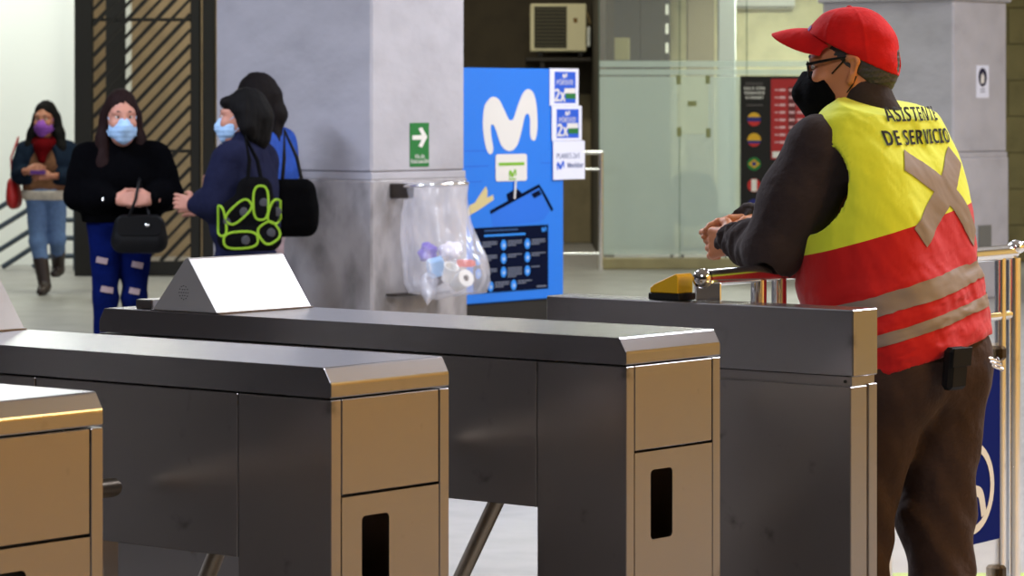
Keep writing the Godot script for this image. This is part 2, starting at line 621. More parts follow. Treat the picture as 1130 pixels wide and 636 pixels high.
func _ready() -> void:
	# --- camera: level, eye height, long lens, frame shifted down
	var cam := Camera3D.new()
	cam.name = "camera"
	cam.projection = Camera3D.PROJECTION_FRUSTUM
	cam.near = 1.0
	cam.far = 80.0
	cam.size = 636.0 / 3533.0
	cam.frustum_offset = Vector2(0, -(318.0 - 112.15) / 3533.0)
	cam.position = Vector3(0, EYE, 0)
	var lens := CameraAttributesPhysical.new()
	lens.frustum_focal_length = 85.0
	lens.frustum_focus_distance = 7.2
	lens.frustum_near = 1.0
	lens.frustum_far = 80.0
	lens.exposure_aperture = 9.0
	cam.attributes = lens
	add_child(cam)
	cam.current = true
	# --- surroundings: a closed hall
	var env := Environment.new()
	env.background_mode = Environment.BG_COLOR
	env.background_color = Color(0, 0, 0)
	env.tonemap_mode = Environment.TONE_MAPPER_LINEAR
	env.tonemap_exposure = 0.96
	env.sdfgi_enabled = true
	env.ssao_enabled = true
	env.ssil_enabled = true
	var we := WorldEnvironment.new()
	we.name = "environment"
	we.environment = env
	add_child(we)
	# --- lamps
	var cool := Color(0.93, 0.95, 1.0)
	var warm := Color(1.0, 0.83, 0.50)
	var greenish := Color(0.98, 1.0, 0.90)
	ceiling_lamp("ceiling_lamp", "large cool white ceiling panel above the attendant's side of the barrier", P(3.9, 4.45, 10.2), Vector2(1.8, 1.8), cool, 30.0, 9.0)
	ceiling_lamp("ceiling_lamp", "cool white ceiling panel over the near end of the turnstiles", P(-0.6, 4.45, 3.2), Vector2(0.6, 2.4), cool, 16.0, 1.5)
	ceiling_lamp("ceiling_lamp", "cool white ceiling panel over the hall behind the turnstiles", P(-1.6, 4.45, 11.5), Vector2(0.6, 2.4), cool, 28.0, 1.5)
	ceiling_lamp("ceiling_lamp", "added bluish white fill panel beside the grey pillar", P(-4.6, 4.45, 14.5), Vector2(0.6, 2.4), Color(0.86, 0.90, 1.0), 34.0, 1.5)  # added fill light, unseen, to lift the left face of the near pillar
	ceiling_lamp("ceiling_lamp", "cool white ceiling panel in front of the blue kiosk", P(1.7, 4.45, 16.5), Vector2(0.6, 2.4), cool, 22.0, 1.5)
	ceiling_lamp("ceiling_lamp", "added white fill panel beside the pale pillar", P(6.0, 4.45, 19.6), Vector2(0.6, 2.4), cool, 44.0, 1.5)  # added, out of view, to brighten the right face of the far pillar
	ceiling_lamp("ceiling_lamp", "greenish white ceiling panel before the slatted gate", P(-3.6, 4.45, 23.5), Vector2(2.4, 0.6), greenish, 13.0, 1.5)
	ceiling_lamp("ceiling_lamp", "greenish white ceiling panel before the glass partition", P(1.6, 4.45, 25.0), Vector2(2.4, 0.6), greenish, 13.0, 1.5)
	ceiling_lamp("ceiling_lamp", "white ceiling panel by the bright stair wall", P(-5.0, 4.45, 27.6), Vector2(1.2, 0.6), Color(0.98, 1.0, 0.97), 14.0, 1.5)
	ceiling_lamp("ceiling_lamp", "added white fill panel in the dark recess", P(-0.4, 4.45, 30.6), Vector2(1.2, 0.3), Color(1.0, 0.97, 0.88), 9.0, 1.5)  # unseen lamp added so the condenser unit reads bright
	ceiling_lamp("ceiling_lamp", "white ceiling panel behind the slatted gate", P(-3.0, 4.45, 29.6), Vector2(1.2, 0.6), Color(1.0, 0.97, 0.88), 4.0, 1.5)
	ceiling_lamp("ceiling_lamp", "white ceiling panel inside the glazed office", P(2.9, 3.1, 30.6), Vector2(1.2, 0.6), Color(0.97, 1.0, 0.92), 16.0, 1.5)
	ceiling_lamp("ceiling_lamp", "warm ceiling lamp near the golden tiled wall", P(6.1, 4.45, 5.0), Vector2(0.7, 3.6), warm, 40.0, 1.5)

	build_hall()
	build_far_side()
	build_barrier()
	build_rail()
	build_furnishings()
	build_people()

# ---------------------------------------------------------------- the hall
func concrete(key: String, col: Color, scale := 0.35) -> StandardMaterial3D:
	if mats.has(key): return mats[key]
	var m := mk(key, col, 0.85)
	triplanar(m, Vector3.ONE * scale)
	m.albedo_texture = noise_tex("concrete_tone", 0.008, [[0.0, grey(0.84)], [0.35, grey(0.93)], [0.6, grey(0.97)], [1.0, grey(1.0)]], 6, 0.0, 1024, 4)
	m.normal_enabled = true
	m.normal_texture = noise_tex("concrete_relief", 0.03, [], 4, 4.0, 512, 5)
	m.normal_scale = 0.25
	return m

func slab(lo: Vector3, hi: Vector3, bev := 0.0) -> Geo:
	return Geo.new().box(lo.min(hi), lo.max(hi), bev)

func build_hall() -> void:
	var fm := mk("floor_terrazzo", Color(0.61, 0.60, 0.585), 0.42)
	fm.metallic_specular = 0.35
	triplanar(fm, Vector3.ONE * 0.5)
	fm.albedo_texture = noise_tex("floor_tone", 0.006, [[0.0, grey(0.88)], [0.5, grey(0.95)], [1.0, grey(1.0)]], 6, 0.0, 1024, 31)
	fm.roughness_texture = noise_tex("floor_rough", 0.004, [[0.0, grey(0.8)], [1.0, grey(1.0)]], 4, 0.0, 512, 32)
	struct("floor", slab(P(-9, -0.2, -5), P(9, 0, 36)), fm)
	struct("ceiling", slab(P(-9, 4.55, -5), P(9, 4.75, 36)), concrete("ceiling_concrete", Color(0.74, 0.73, 0.72)))
	struct("wall_left", slab(P(-8.2, 0, -5), P(-8, 4.55, 31)), concrete("dark_concrete", Color(0.30, 0.29, 0.30)))
	struct("wall_behind", slab(P(-8, 0, -5), P(8, 4.55, -4.8)), concrete("dark_concrete", Color.WHITE))
	var gold := concrete("golden_tiles", Color(0.80, 0.65, 0.36))
	struct("wall_right", slab(P(7.6, 0, -5), P(7.8, 4.55, 30)), gold)
	# the far walls
	struct("wall_gate_side", slab(P(-8, 0, 31), P(-1.9, 4.55, 31.2)), concrete("tan_plaster", Color(0.64, 0.56, 0.44)))
	struct("wall_stair", slab(P(-8, 0, 29.4), P(-4.02, 4.55, 29.6)), mk("white_plaster", Color(0.95, 0.96, 0.94), 0.8))
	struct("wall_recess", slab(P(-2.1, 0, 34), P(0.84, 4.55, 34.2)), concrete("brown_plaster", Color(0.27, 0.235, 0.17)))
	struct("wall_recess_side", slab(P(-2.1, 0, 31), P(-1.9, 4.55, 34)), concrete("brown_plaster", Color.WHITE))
	struct("baseboard_recess", slab(P(-1.9, 0, 33.94), P(0.84, 1.58, 34), 0.01), concrete("olive_dado", Color(0.55, 0.50, 0.38)))
	struct("wall_office_back", slab(P(0.84, 0, 33), P(8, 4.55, 33.2)), concrete("cream_plaster", Color(0.86, 0.84, 0.66)))
	struct("wall_office_side", slab(P(0.84, 0, 28.75), P(0.92, 4.55, 34)), concrete("olive_partition", Color(0.24, 0.22, 0.16)))
	# the two square pillars of the grid
	pillar(P(-0.759, 0, 17.3), "pillar_near", "grey concrete pillar behind the bin bag")
	pillar(P(3.308, 0, 24.0), "pillar_far", "pale concrete pillar behind the attendant")
	# blockwork at the far right
	var bw := Node3D.new()
	put_in(bw, "wall_blockwork", self)
	bw.set_meta("kind", "structure")
	bw.position = P(3.85, 0, 30.0)
	var joint := mk("block_joint", Color(0.36, 0.34, 0.22), 0.9)
	obj("joint_bed", slab(Vector3(0, 0, -0.2), Vector3(3.7, 4.55, -0.012)), joint, bw)
	var blk := concrete("olive_block", Color(0.52, 0.48, 0.32))
	var block_mesh := slab(Vector3(0.004, 0.004, -0.1), Vector3(0.396, 0.336, 0), 0.004).mesh()
	for row in 8:
		for c in 4:
			var o := obj("block", block_mesh, blk, bw)
			o.position = Vector3(-0.2 * (row % 2) + 0.4 * c, 0.34 * row, 0)

func pillar(at: Vector3, called: String, label: String) -> void:
	var o := Node3D.new()
	put_in(o, called, self)
	o.position = at
	o.rotation.y = TURN
	o.set_meta("kind", "structure")
	o.set_meta("label", label)
	var m := concrete("pillar_concrete", Color(0.70, 0.69, 0.71))
	obj("shaft", slab(Vector3(0, 1.115, -1.17), Vector3(0.79, 4.55, 0), 0.012), m, o)
	obj("plinth", slab(Vector3(-0.012, 0, -1.182), Vector3(0.802, 1.075, 0.012), 0.01), grimy() if called == "pillar_near" else m, o)
	obj("ledge", slab(Vector3(-0.004, 1.075, -1.174), Vector3(0.794, 1.115, 0.004), 0.004), m, o)
	obj("groove_band", slab(Vector3(-0.03, 2.26, -1.2), Vector3(0.82, 2.42, 0.03), 0.012), m, o)

func grimy() -> StandardMaterial3D:
	if mats.has("grimy_concrete"): return mats["grimy_concrete"]
	var m := mk("grimy_concrete", Color(0.68, 0.66, 0.66), 0.85)
	triplanar(m, Vector3(0.7, 0.28, 0.7))
	m.albedo_texture = noise_tex("grime_tone", 0.009, [[0.0, grey(0.58)], [0.32, grey(0.80)], [0.55, grey(0.94)], [1.0, grey(1.0)]], 6, 0.0, 1024, 41)
	return m

# ---------------------------------------------------------------- turnstiles
# local frame: x across (towards the next lane), -z along the passage, origin at the near outer corner on the floor
const W := 0.331
const LEN := 1.53
const TOP := 1.02

func along(s: float) -> float:
	return -s

func side_profile(pts: Array) -> PackedVector2Array:
	var out := PackedVector2Array()
	for p in pts: out.append(Vector2(p[0], p[1]))
	return out

# turns a profile drawn in (s, height) and pulled in z into one pulled across x
func across() -> Transform3D:
	return Transform3D(Basis(Vector3(0, 0, -1), Vector3(0, 1, 0), Vector3(1, 0, 0)), Vector3.ZERO)

func plate_with_slot(x0: float, y0: float, x1: float, y1: float, slot: PackedVector2Array, z0: float, z1: float) -> Geo:
	var g := Geo.new()
	var c := Vector2((slot[0] + slot[slot.size() / 2]) * 0.5)
	var k := slot.size()
	var outer := PackedVector2Array()
	for p in slot:
		var d := (p - c).normalized()
		var tx := ((x1 if d.x > 0 else x0) - c.x) / d.x if absf(d.x) > 1e-6 else 1e9
		var ty := ((y1 if d.y > 0 else y0) - c.y) / d.y if absf(d.y) > 1e-6 else 1e9
		outer.append(c + d * minf(tx, ty))
	# make sure the plate's corners are met
	for cor in [Vector2(x0, y0), Vector2(x1, y0), Vector2(x1, y1), Vector2(x0, y1)]:
		var best := 0
		for i in k:
			if outer[i].distance_to(cor) < outer[best].distance_to(cor): best = i
		outer[best] = cor
	for i in k:
		var j := (i + 1) % k
		var a := slot[i]; var b := slot[j]; var oa := outer[i]; var ob := outer[j]
		g.quad(Vector3(a.x, a.y, z1), Vector3(oa.x, oa.y, z1), Vector3(ob.x, ob.y, z1), Vector3(b.x, b.y, z1))
		g.quad(Vector3(a.x, a.y, z0), Vector3(a.x, a.y, z1), Vector3(b.x, b.y, z1), Vector3(b.x, b.y, z0))
		g.quad(Vector3(oa.x, oa.y, z1), Vector3(oa.x, oa.y, z0), Vector3(ob.x, ob.y, z0), Vector3(ob.x, ob.y, z1))
	return g

func turnstile(at: Vector3, label: String) -> Node3D:
	var o := thing("turnstile", label, "turnstile", at, TURN, "steel turnstiles in a row")
	var st := steel("brushed_steel", Color(0.61, 0.59, 0.585), 0.28)
	var dark := mk("speaker_hole_shade", Color(0.13, 0.13, 0.13), 0.9)  # near-black colour painting the shade inside the speaker perforations
	var e := 0.0045
	# lid with bevelled ends
	var lid := soften(side_profile([[0, TOP - 0.0555], [0, TOP - 0.0296], [0.0172, TOP], [LEN - 0.0172, TOP], [LEN, TOP - 0.0296], [LEN, TOP - 0.0555]]), 0.003)
	obj("lid", Geo.new().extrude(lid, 0, W, across(), 0.0012), steel("lid_steel", Color(0.63, 0.62, 0.63), 0.24), o)
	var h1 := TOP - 0.0555 - 0.003
	# near pedestal
	obj("back_panel", slab(Vector3(0.0275, 0, -0.2305), Vector3(W - 0.0275, h1, -0.218), 0.001), st, o)
	obj("foot_plate", slab(Vector3(0.0275, 0, -0.218), Vector3(W - 0.0275, 0.03, -0.002), 0.001), st, o)
	obj("side_panel", slab(Vector3(0, 0, -0.2305), Vector3(0.0275, h1, 0), 0.0015), st, o)
	obj("side_panel", slab(Vector3(W - 0.0275, 0, -0.2305), Vector3(W, h1, 0), 0.0015), st, o)
	var split := TOP - 0.234
	obj("upper_door", slab(Vector3(0.0298, split + 0.002, -0.012), Vector3(W - 0.0298, h1, -0.0005), 0.0016), st, o)
	var slot := round_rect(0.084, 0.602, 0.160, 0.745, 0.010, 6)
	var door := obj("lower_door", plate_with_slot(0.0298, 0.03, W - 0.0298, split - 0.0025, slot, -0.006, -0.0005), st, o)
	door.set_meta("label", "lower steel door with a dark rounded ticket slot")
	# bridge over the arms and the far pedestal
	obj("bridge_panel", slab(Vector3(0, TOP - 0.361, -0.774), Vector3(W, h1, -0.2325), 0.0015), st, o)
	obj("bridge_panel", slab(Vector3(0, TOP - 0.361, -0.882), Vector3(W, h1, -0.7765), 0.0015), st, o)
	obj("far_pedestal", slab(Vector3(0, 0, -LEN), Vector3(W, h1, -0.8845), 0.0015), st, o)
	# rotor with three arms
	var rotor := Geo.new()
	var hub := Vector3(W, 0.775, -0.512)
	var ax := Vector3(0.7071, -0.7071, 0)
	var turn_hub := Transform3D(Basis(Quaternion(Vector3.UP, ax)), hub - ax * 0.02)
	rotor.lathe([Vector2(0.075, -0.03), Vector2(0.075, 0.0), Vector2(0.066, 0.03), Vector2(0.045, 0.05), Vector2(0.0, 0.055)], 24, turn_hub)
	obj("rotor", rotor, st, o)
	for d in [Vector3(1, 0, 0), Vector3(0.25, -0.75, -0.612), Vector3(0.25, -0.75, 0.612)]:
		var dn: Vector3 = d.normalized()
		obj("arm", Geo.new().tube([hub + dn * 0.03, hub + dn * 0.2, hub + dn * 0.517], 0.018, 18), steel("arm_steel", Color(0.68, 0.64, 0.58), 0.32), o)
	# display hood across the far end
	var hood := obj("hood", Geo.new().extrude(soften(side_profile([[1.156, TOP + 0.001], [1.247, TOP + 0.124], [1.256, TOP + 0.124], [1.363, TOP + 0.001]]), 0.003), 0.008, 0.322, across(), 0.0008), hood_paint(), o)
	obj("base_strip", slab(Vector3(0.006, TOP + 0.0002, -1.37), Vector3(0.324, TOP + 0.0035, -1.150), 0.001), st, hood)
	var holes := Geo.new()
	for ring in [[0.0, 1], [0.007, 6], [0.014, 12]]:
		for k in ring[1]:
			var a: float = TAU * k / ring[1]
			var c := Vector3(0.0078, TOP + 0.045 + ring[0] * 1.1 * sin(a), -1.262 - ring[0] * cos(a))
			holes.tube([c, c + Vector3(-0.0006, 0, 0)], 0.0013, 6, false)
	var gr := obj("speaker_hole_dots", holes, dark, hood)  # solid dark discs drawn in place of shaded holes
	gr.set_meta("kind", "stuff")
	obj("raised_plate", slab(Vector3(0.03, TOP + 0.0005, -1.44), Vector3(0.2, TOP + 0.022, -1.385), 0.002), st, o)
	return o

func hood_paint() -> StandardMaterial3D:
	var m := mk("hood_satin", Color(0.72, 0.71, 0.71), 0.34, 0.45)
	return m

func build_barrier() -> void:
	var where := [P(-0.8826, 0, 5.0311), P(-0.3255, 0, 5.7604), P(0.2316, 0, 6.4897)]
	var says := ["steel turnstile at the photo's left edge, nearest one, only its end showing", "steel turnstile second from the photo's left edge, with horizontal arm stub pointing at it", "steel turnstile with the brightly lit white display hood, third in the row"]
	for i in 3: turnstile(where[i], says[i])
	# the narrow end post beside the attendant
	var st := steel("brushed_steel", Color.WHITE, 0.3)
	var o := thing("barrier_pedestal", "narrow tall steel pedestal ending the barrier beside the attendant", "pedestal", P(0.784, 0, 7.363), TURN)
	obj("lid", slab(Vector3(0, TOP - 0.155, -0.897), Vector3(0.107, TOP, 0), 0.003), steel("lid_steel", Color.WHITE, 0.2), o)
	obj("neck", slab(Vector3(0.006, TOP - 0.177, -0.89), Vector3(0.101, TOP - 0.154, -0.006)), st, o)
	obj("screw", Geo.new().tube([Vector3(0.007, TOP - 0.166, -0.024), Vector3(0.0035, TOP - 0.166, -0.024)], 0.004, 10), mk("screw_steel", Color(0.30, 0.29, 0.28), 0.4, 0.8), o)
	obj("body", slab(Vector3(-0.006, 0, -0.895), Vector3(0.064, TOP - 0.177, -0.002), 0.002), st, o)
	obj("end_trim", slab(Vector3(0.066, 0, -0.895), Vector3(0.103, TOP - 0.174, 0.001), 0.002), st, o)

# ---------------------------------------------------------------- rail
func build_rail() -> void:
	var chrome := steel("rail_chrome", Color(0.80, 0.78, 0.76), 0.16)
	var o := thing("handrail", "polished steel handrail with ball end that the attendant leans on", "handrail", P(0.462, 0, 7.689))
	var a := Vector3(0, 1.075, 0)
	var b := Vector3(0.941, 1.078, -1.291)
	var d := (b - a).normalized()
	obj("top_rail", Geo.new().tube([a, a.lerp(b, 0.5), b], 0.021, 20), chrome, o)
	obj("ball_end", Geo.new().ball(a - d * 0.008, Vector3.ONE * 0.0245, 24), steel("ball_chrome", Color(0.86, 0.86, 0.86), 0.08), o)
	obj("stub_post", slab(Vector3(-0.022, 1.021, -0.03), Vector3(0.040, 1.066, 0.005), 0.003), chrome, o)
	for q in [[0.155, 0.020], [0.215, 0.019], [0.55, 0.019]]:
		var c: Vector3 = a.lerp(b, q[0])
		obj("post", Geo.new().tube([Vector3(c.x, 0, c.z), Vector3(c.x, 1.06, c.z)], q[1], 16, false), chrome, o)
	for side in [[1.0, 0.024], [0.955, 0.016]]:
		var c: Vector3 = a.lerp(b, side[0])
		obj("end_post", Geo.new().tube([Vector3(c.x, 0, c.z), Vector3(c.x, 1.062, c.z)], side[1], 18, false), chrome, o)
	obj("lower_rail", Geo.new().tube([a.lerp(b, 0.55) - Vector3(0, 0.175, 0), a.lerp(b, 0.99) - Vector3(0, 0.175, 0)], 0.013, 14, false), chrome, o)
	obj("joint_ball", Geo.new().ball(b + Vector3(0.012, 0.014, 0), Vector3(0.026, 0.02, 0.026), 16), chrome, o)
	# glazed infill with clamps
	var p0 := a.lerp(b, 0.57)
	var p1 := a.lerp(b, 0.945)
	var gl := Geo.new()
	var nrm := Vector3(-d.z, 0, d.x) * 0.004
	var lo0 := Vector3(p0.x, 0.12, p0.z); var lo1 := Vector3(p1.x, 0.12, p1.z)
	var up0 := Vector3(p0.x, 0.83, p0.z); var up1 := Vector3(p1.x, 0.83, p1.z)
	gl.face((lo0 + up1) * 0.5, [lo0 + nrm, lo1 + nrm, up1 + nrm, up0 + nrm])
	gl.face((lo0 + up1) * 0.5, [lo0 - nrm, lo1 - nrm, up1 - nrm, up0 - nrm])
	gl.face((lo0 + up1) * 0.5, [up0 - nrm, up1 - nrm, up1 + nrm, up0 + nrm])
	gl.face((lo0 + up1) * 0.5, [lo1 - nrm, lo1 + nrm, up1 + nrm, up1 - nrm])
	obj("glass_pane", gl, see_through("clear_glass", Color(0.92, 0.97, 0.95), 0.08, 0.03), o)
	for h in [0.80, 0.19]:
		var c: Vector3 = a.lerp(b, 0.958)
		var cl := obj("glass_clamp", Geo.new().box(Vector3(-0.012, h - 0.02, -0.026), Vector3(0.026, h + 0.02, 0.026), 0.008, Transform3D(Basis(Vector3.UP, atan2(-d.z, d.x)), Vector3(c.x - 0.02, 0, c.z + 0.02))), mk("clamp_bronze", Color(0.28, 0.22, 0.15), 0.35, 0.9), o)
		cl.set_meta("label", "small bronze glass clamp")
	# blue pictogram plate on the glass
	var s := thing("pictogram_sign", "dark blue sign with white ring pictogram behind the attendant's leg", "sign", P(0.462 + p1.x, 0, 7.689 - p1.z), atan2(-d.z, d.x))
	var blue := mk("sign_blue", Color(0.03, 0.10, 0.40), 0.8)
	blue.metallic_specular = 0.2
	var white := mk("print_white", Color(0.85, 0.84, 0.82), 0.6)
	obj("plate", slab(Vector3(-0.44, 0.285, 0.0065), Vector3(-0.006, 0.775, 0.0095), 0.001), blue, s)
	var ring := Geo.new()
	var outer := disc(-0.175, 0.44, 0.135, 0.128, 36)
	var inner := disc(-0.175, 0.44, 0.113, 0.106, 36)
	for i in 36:
		var j := (i + 1) % 36
		ring.quad(Vector3(inner[i].x, inner[i].y, 0.0105), Vector3(outer[i].x, outer[i].y, 0.0105), Vector3(outer[j].x, outer[j].y, 0.0105), Vector3(inner[j].x, inner[j].y, 0.0105))
	obj("ring", ring, white, s)
	obj("figure", Geo.new().extrude(stroke(spline([Vector2(-0.175, 0.60), Vector2(-0.17, 0.5), Vector2(-0.165, 0.44), Vector2(-0.12, 0.42), Vector2(-0.1, 0.36)]), 0.03), 0.0095, 0.0105), white, s)
	obj("figure_head", Geo.new().extrude(disc(-0.18, 0.655, 0.026, 0.026), 0.0095, 0.0105), white, s)
	# yellow box on the pedestal
	var y := thing("ticket_button_box", "small yellow wedge-shaped box with black base on steel pedestal", "button box", P(0.784, TOP, 7.363), TURN)
	var wedge := side_profile([[0.505, 0.018], [0.505, 0.060], [0.512, 0.066], [0.575, 0.040], [0.588, 0.030], [0.588, 0.018]])
	obj("cover", Geo.new().extrude(soften(wedge, 0.002), 0.012, 0.075, across(), 0.002), mk("yellow_plastic", Color(0.86, 0.66, 0.03), 0.45), y)
	obj("base", slab(Vector3(0.010, 0.001, -0.592), Vector3(0.078, 0.018, -0.500), 0.002), mk("black_plastic", Color(0.03, 0.03, 0.03), 0.5), y)

# ---------------------------------------------------------------- far side of the hall
func build_far_side() -> void:
	var bronze := mk("dark_bronze", Color(0.085, 0.075, 0.065), 0.55, 0.3)
	# slatted gate
	var g := thing("slatted_gate", "dark metal gate of slanting slats between black posts", "gate", P(-3.754, 0, 27.46))
	obj("post", slab(Vector3(0, 0, -0.1), Vector3(0.155, 4.5, 0.0), 0.008), bronze, g)
	obj("post", slab(Vector3(0.995, 0, -0.1), Vector3(1.08, 4.5, 0.0), 0.008), bronze, g)
	obj("post", slab(Vector3(1.10, 0, -0.12), Vector3(1.205, 4.5, 0.02), 0.008), bronze, g)
	obj("bottom_rail", slab(Vector3(0.155, 0.005, -0.08), Vector3(0.995, 0.13, -0.01), 0.006), bronze, g)
	for h in [1.06, 2.19, 3.3]:
		obj("cross_rail", slab(Vector3(0.155, h, -0.075), Vector3(0.995, h + 0.028, -0.05), 0.004), bronze, g)
	var x0 := 0.155
	var x1 := 0.995
	var k := 0
	var h0 := -0.75
	while h0 < 4.0:
		# a slat rises from (x0, h0) to (x1, h0 + run), trimmed to the frame
		var run := (x1 - x0) * 1.06
		var a := Vector2(x0, h0); var b := Vector2(x1, h0 + run)
		if a.y < 0.13: a = Vector2(x0 + (0.13 - h0) / 1.06, 0.13)
		if b.x - a.x > 0.03:
			var wide := 0.034 if k % 2 == 0 else 0.026
			obj("slat", Geo.new().extrude(stroke([a, b], wide), -0.05, -0.02), bronze, g)
		h0 += 0.132
		k += 1
	# what stands behind the gate
	var bp := thing("door_frame", "dark door frame with white edge seen behind the slatted gate", "door frame", P(-3.9, 0, 29.2))
	obj("jamb", slab(Vector3(0.20, 0, -0.06), Vector3(0.38, 4.5, 0.06), 0.01), bronze, bp)
	obj("white_edge", slab(Vector3(0.381, 0, -0.03), Vector3(0.43, 4.5, 0.05), 0.004), mk("white_paint", Color(0.82, 0.82, 0.78), 0.6), bp)
	obj("white_edge", slab(Vector3(0.0, 0, -0.03), Vector3(0.045, 4.5, 0.05), 0.004), mk("white_paint", Color.WHITE), bp)
	# stair rail before the white wall
	var sr := thing("stair_railing", "grey stair railing of slanted bars before the white wall", "railing", P(-4.02, 0, 28.4))
	var railm := mk("railing_grey", Color(0.25, 0.29, 0.33), 0.5, 0.3)
	for i in 5:
		var hy: float = [0.83, 0.655, 0.46, 0.30, 0.14][i] - 0.01
		var pts := [Vector3(-1.6, hy - 0.59 * 1.5, 0), Vector3(-0.12, hy - 0.012, 0), Vector3(-0.06, hy, 0), Vector3(0.16, hy, 0)]
		if pts[0].y < 0.02: pts[0] = Vector3(-0.06 - (hy - 0.03) / 0.59, 0.03, 0)
		obj("bar", Geo.new().tube(pts, 0.024, 10, false), railm, sr)
	obj("post", slab(Vector3(0.13, 0, -0.03), Vector3(0.19, 0.9, 0.03), 0.006), railm, sr)
	obj("post", slab(Vector3(-1.5, 0, -0.03), Vector3(-1.45, 0.5, 0.03), 0.006), railm, sr)
	# glazed office front
	var win := Node3D.new()
	put_in(win, "window_1", self)
	win.set_meta("kind", "structure")
	win.set_meta("label", "glass partition with frosted lower band and two stripes")
	win.position = P(0.77, 0, 28.65)
	obj("sill", slab(Vector3(0, 0, -0.08), Vector3(3.05, 0.10, 0.06), 0.008), concrete("sill_stone", Color(0.62, 0.58, 0.44)), win)
	var clear := see_through("clear_glass", Color.WHITE, 0.08, 0.03)
	var film := see_through("frosted_film", Color(0.84, 0.90, 0.88), 0.40, 0.55)
	var edge := mk("glass_edge", Color(0.25, 0.36, 0.32), 0.2)
	var xs := [0.01, 0.73, 1.33, 2.2, 3.05]
	for i in 4:
		var a: float = xs[i] + 0.003
		var b: float = xs[i + 1] - 0.003
		var pane := obj("glass_pane", slab(Vector3(a, 0.10, -0.005), Vector3(b, 3.4, 0.005)), clear, win)
		obj("frosted_film", slab(Vector3(a, 0.13, 0.006), Vector3(b, 1.725, 0.0065)), film, pane)
		obj("frosted_stripe", slab(Vector3(a, 1.737, 0.006), Vector3(b, 1.79, 0.0065)), film, pane)
		obj("frosted_stripe", slab(Vector3(a, 1.808, 0.006), Vector3(b, 1.865, 0.0065)), film, pane)
	for x in xs.slice(0, 4):
		obj("glass_joint", slab(Vector3(x - 0.003, 0.10, -0.006), Vector3(x + 0.003, 3.4, 0.006)), edge, win)
	obj("head_rail", slab(Vector3(0, 3.4, -0.06), Vector3(3.05, 3.5, 0.06), 0.006), bronze, win)
	struct("ceiling_office", slab(P(0.92, 3.3, 28.8), P(8, 3.4, 33)), concrete("ceiling_concrete", Color.WHITE))
	# inside the office
	var cab := thing("tall_cabinet", "tall dark cabinet behind the clear glass near its outer edge", "cabinet", P(0.98, 0, 32.9))
	obj("body", slab(Vector3(0, 0, 0), Vector3(0.62, 3.2, 0.55), 0.01), mk("cabinet_dark", Color(0.075, 0.07, 0.05), 0.6), cab)
	obj("door", slab(Vector3(0.012, 0.05, 0.552), Vector3(0.305, 3.18, 0.572), 0.004), mk("cabinet_door", Color(0.12, 0.115, 0.08), 0.6), cab)
	obj("door", slab(Vector3(0.315, 0.05, 0.552), Vector3(0.608, 3.18, 0.572), 0.004), mk("cabinet_door", Color.BLACK), cab)
	var bx := thing("cardboard_box", "pale box on a shelf behind the clear glass", "box", P(1.0, 1.905, 31.6))
	obj("carton", slab(Vector3(0.0, 0, 0), Vector3(0.155, 0.22, 0.2), 0.006), mk("pale_card", Color(0.52, 0.50, 0.34), 0.8), bx)
	obj("flap", slab(Vector3(0.004, 0.22, 0.01), Vector3(0.151, 0.224, 0.1)), mk("pale_card", Color.WHITE), bx)
	var sh := thing("wall_shelf", "dark shelf carrying the pale box behind the glass", "shelf", P(0.93, 0, 31.6))
	obj("board", slab(Vector3(0, 1.88, -0.05), Vector3(0.6, 1.905, 0.25), 0.004), bronze, sh)
	obj("upright", slab(Vector3(0.58, 0, -0.05), Vector3(0.62, 3.2, 0.0), 0.004), bronze, sh)
	for i in 4:
		obj("price_tag", slab(Vector3(0.585, 1.98 + 0.19 * i, 0.0005), Vector3(0.615, 2.08 + 0.19 * i, 0.003)), mk("white_paint", Color.WHITE), sh)
	var gp := thing("partition_panel", "brownish grey partition panel behind the clear glass", "partition", P(1.76, 0, 32.3))
	obj("panel", slab(Vector3(0, 0, 0), Vector3(0.28, 3.25, 0.08), 0.01), mk("panel_taupe", Color(0.46, 0.43, 0.34), 0.8), gp)
	obj("foot", slab(Vector3(-0.02, 0, -0.1), Vector3(0.3, 0.03, 0.18), 0.004), bronze, gp)
	struct("trim_1", slab(P(1.96, 0, 30.6), P(2.13, 3.3, 30.45), 0.01), mk("white_post", Color(0.93, 0.97, 0.95), 0.6))
	var ia := thing("air_conditioner", "white split air conditioner high on the cream office wall", "air conditioner", P(2.28, 2.45, 32.99))
	obj("casing", Geo.new().extrude(soften(side_profile([[0, 0.03], [0.06, 0.0], [0.17, 0.03], [0.19, 0.12], [0.17, 0.27], [0, 0.28]]), 0.008), 0, 0.62, Transform3D(Basis(Vector3(0, 0, 1), Vector3(0, 1, 0), Vector3(-1, 0, 0)), Vector3(0.62, 0, 0)), 0.004), mk("white_plastic", Color(0.86, 0.87, 0.84), 0.4), ia)
	obj("vane", slab(Vector3(0.03, 0.012, 0.07), Vector3(0.59, 0.022, 0.16), 0.003), mk("vane_grey", Color(0.5, 0.5, 0.48), 0.5), ia)
	# chair behind the frosted band
	var ch := thing("office_chair", "rounded dark chair seen dimly through the frosted glass", "chair", P(1.64, 0, 29.25), 0.2)
	var cm := mk("chair_dark", Color(0.05, 0.07, 0.07), 0.8)
	obj("backrest", Geo.new().extrude(round_rect(-0.24, 0.36, 0.24, 0.86, 0.2, 6), -0.03, 0.03, Transform3D.IDENTITY, 0.012), cm, ch)
	obj("seat", slab(Vector3(-0.24, 0.42, 0.02), Vector3(0.24, 0.5, 0.48), 0.03), cm, ch)
	for lx in [-0.2, 0.2]:
		for lz in [0.06, 0.44]:
			obj("leg", Geo.new().tube([Vector3(lx, 0, lz), Vector3(lx, 0.43, lz)], 0.014, 8, false), bronze, ch)
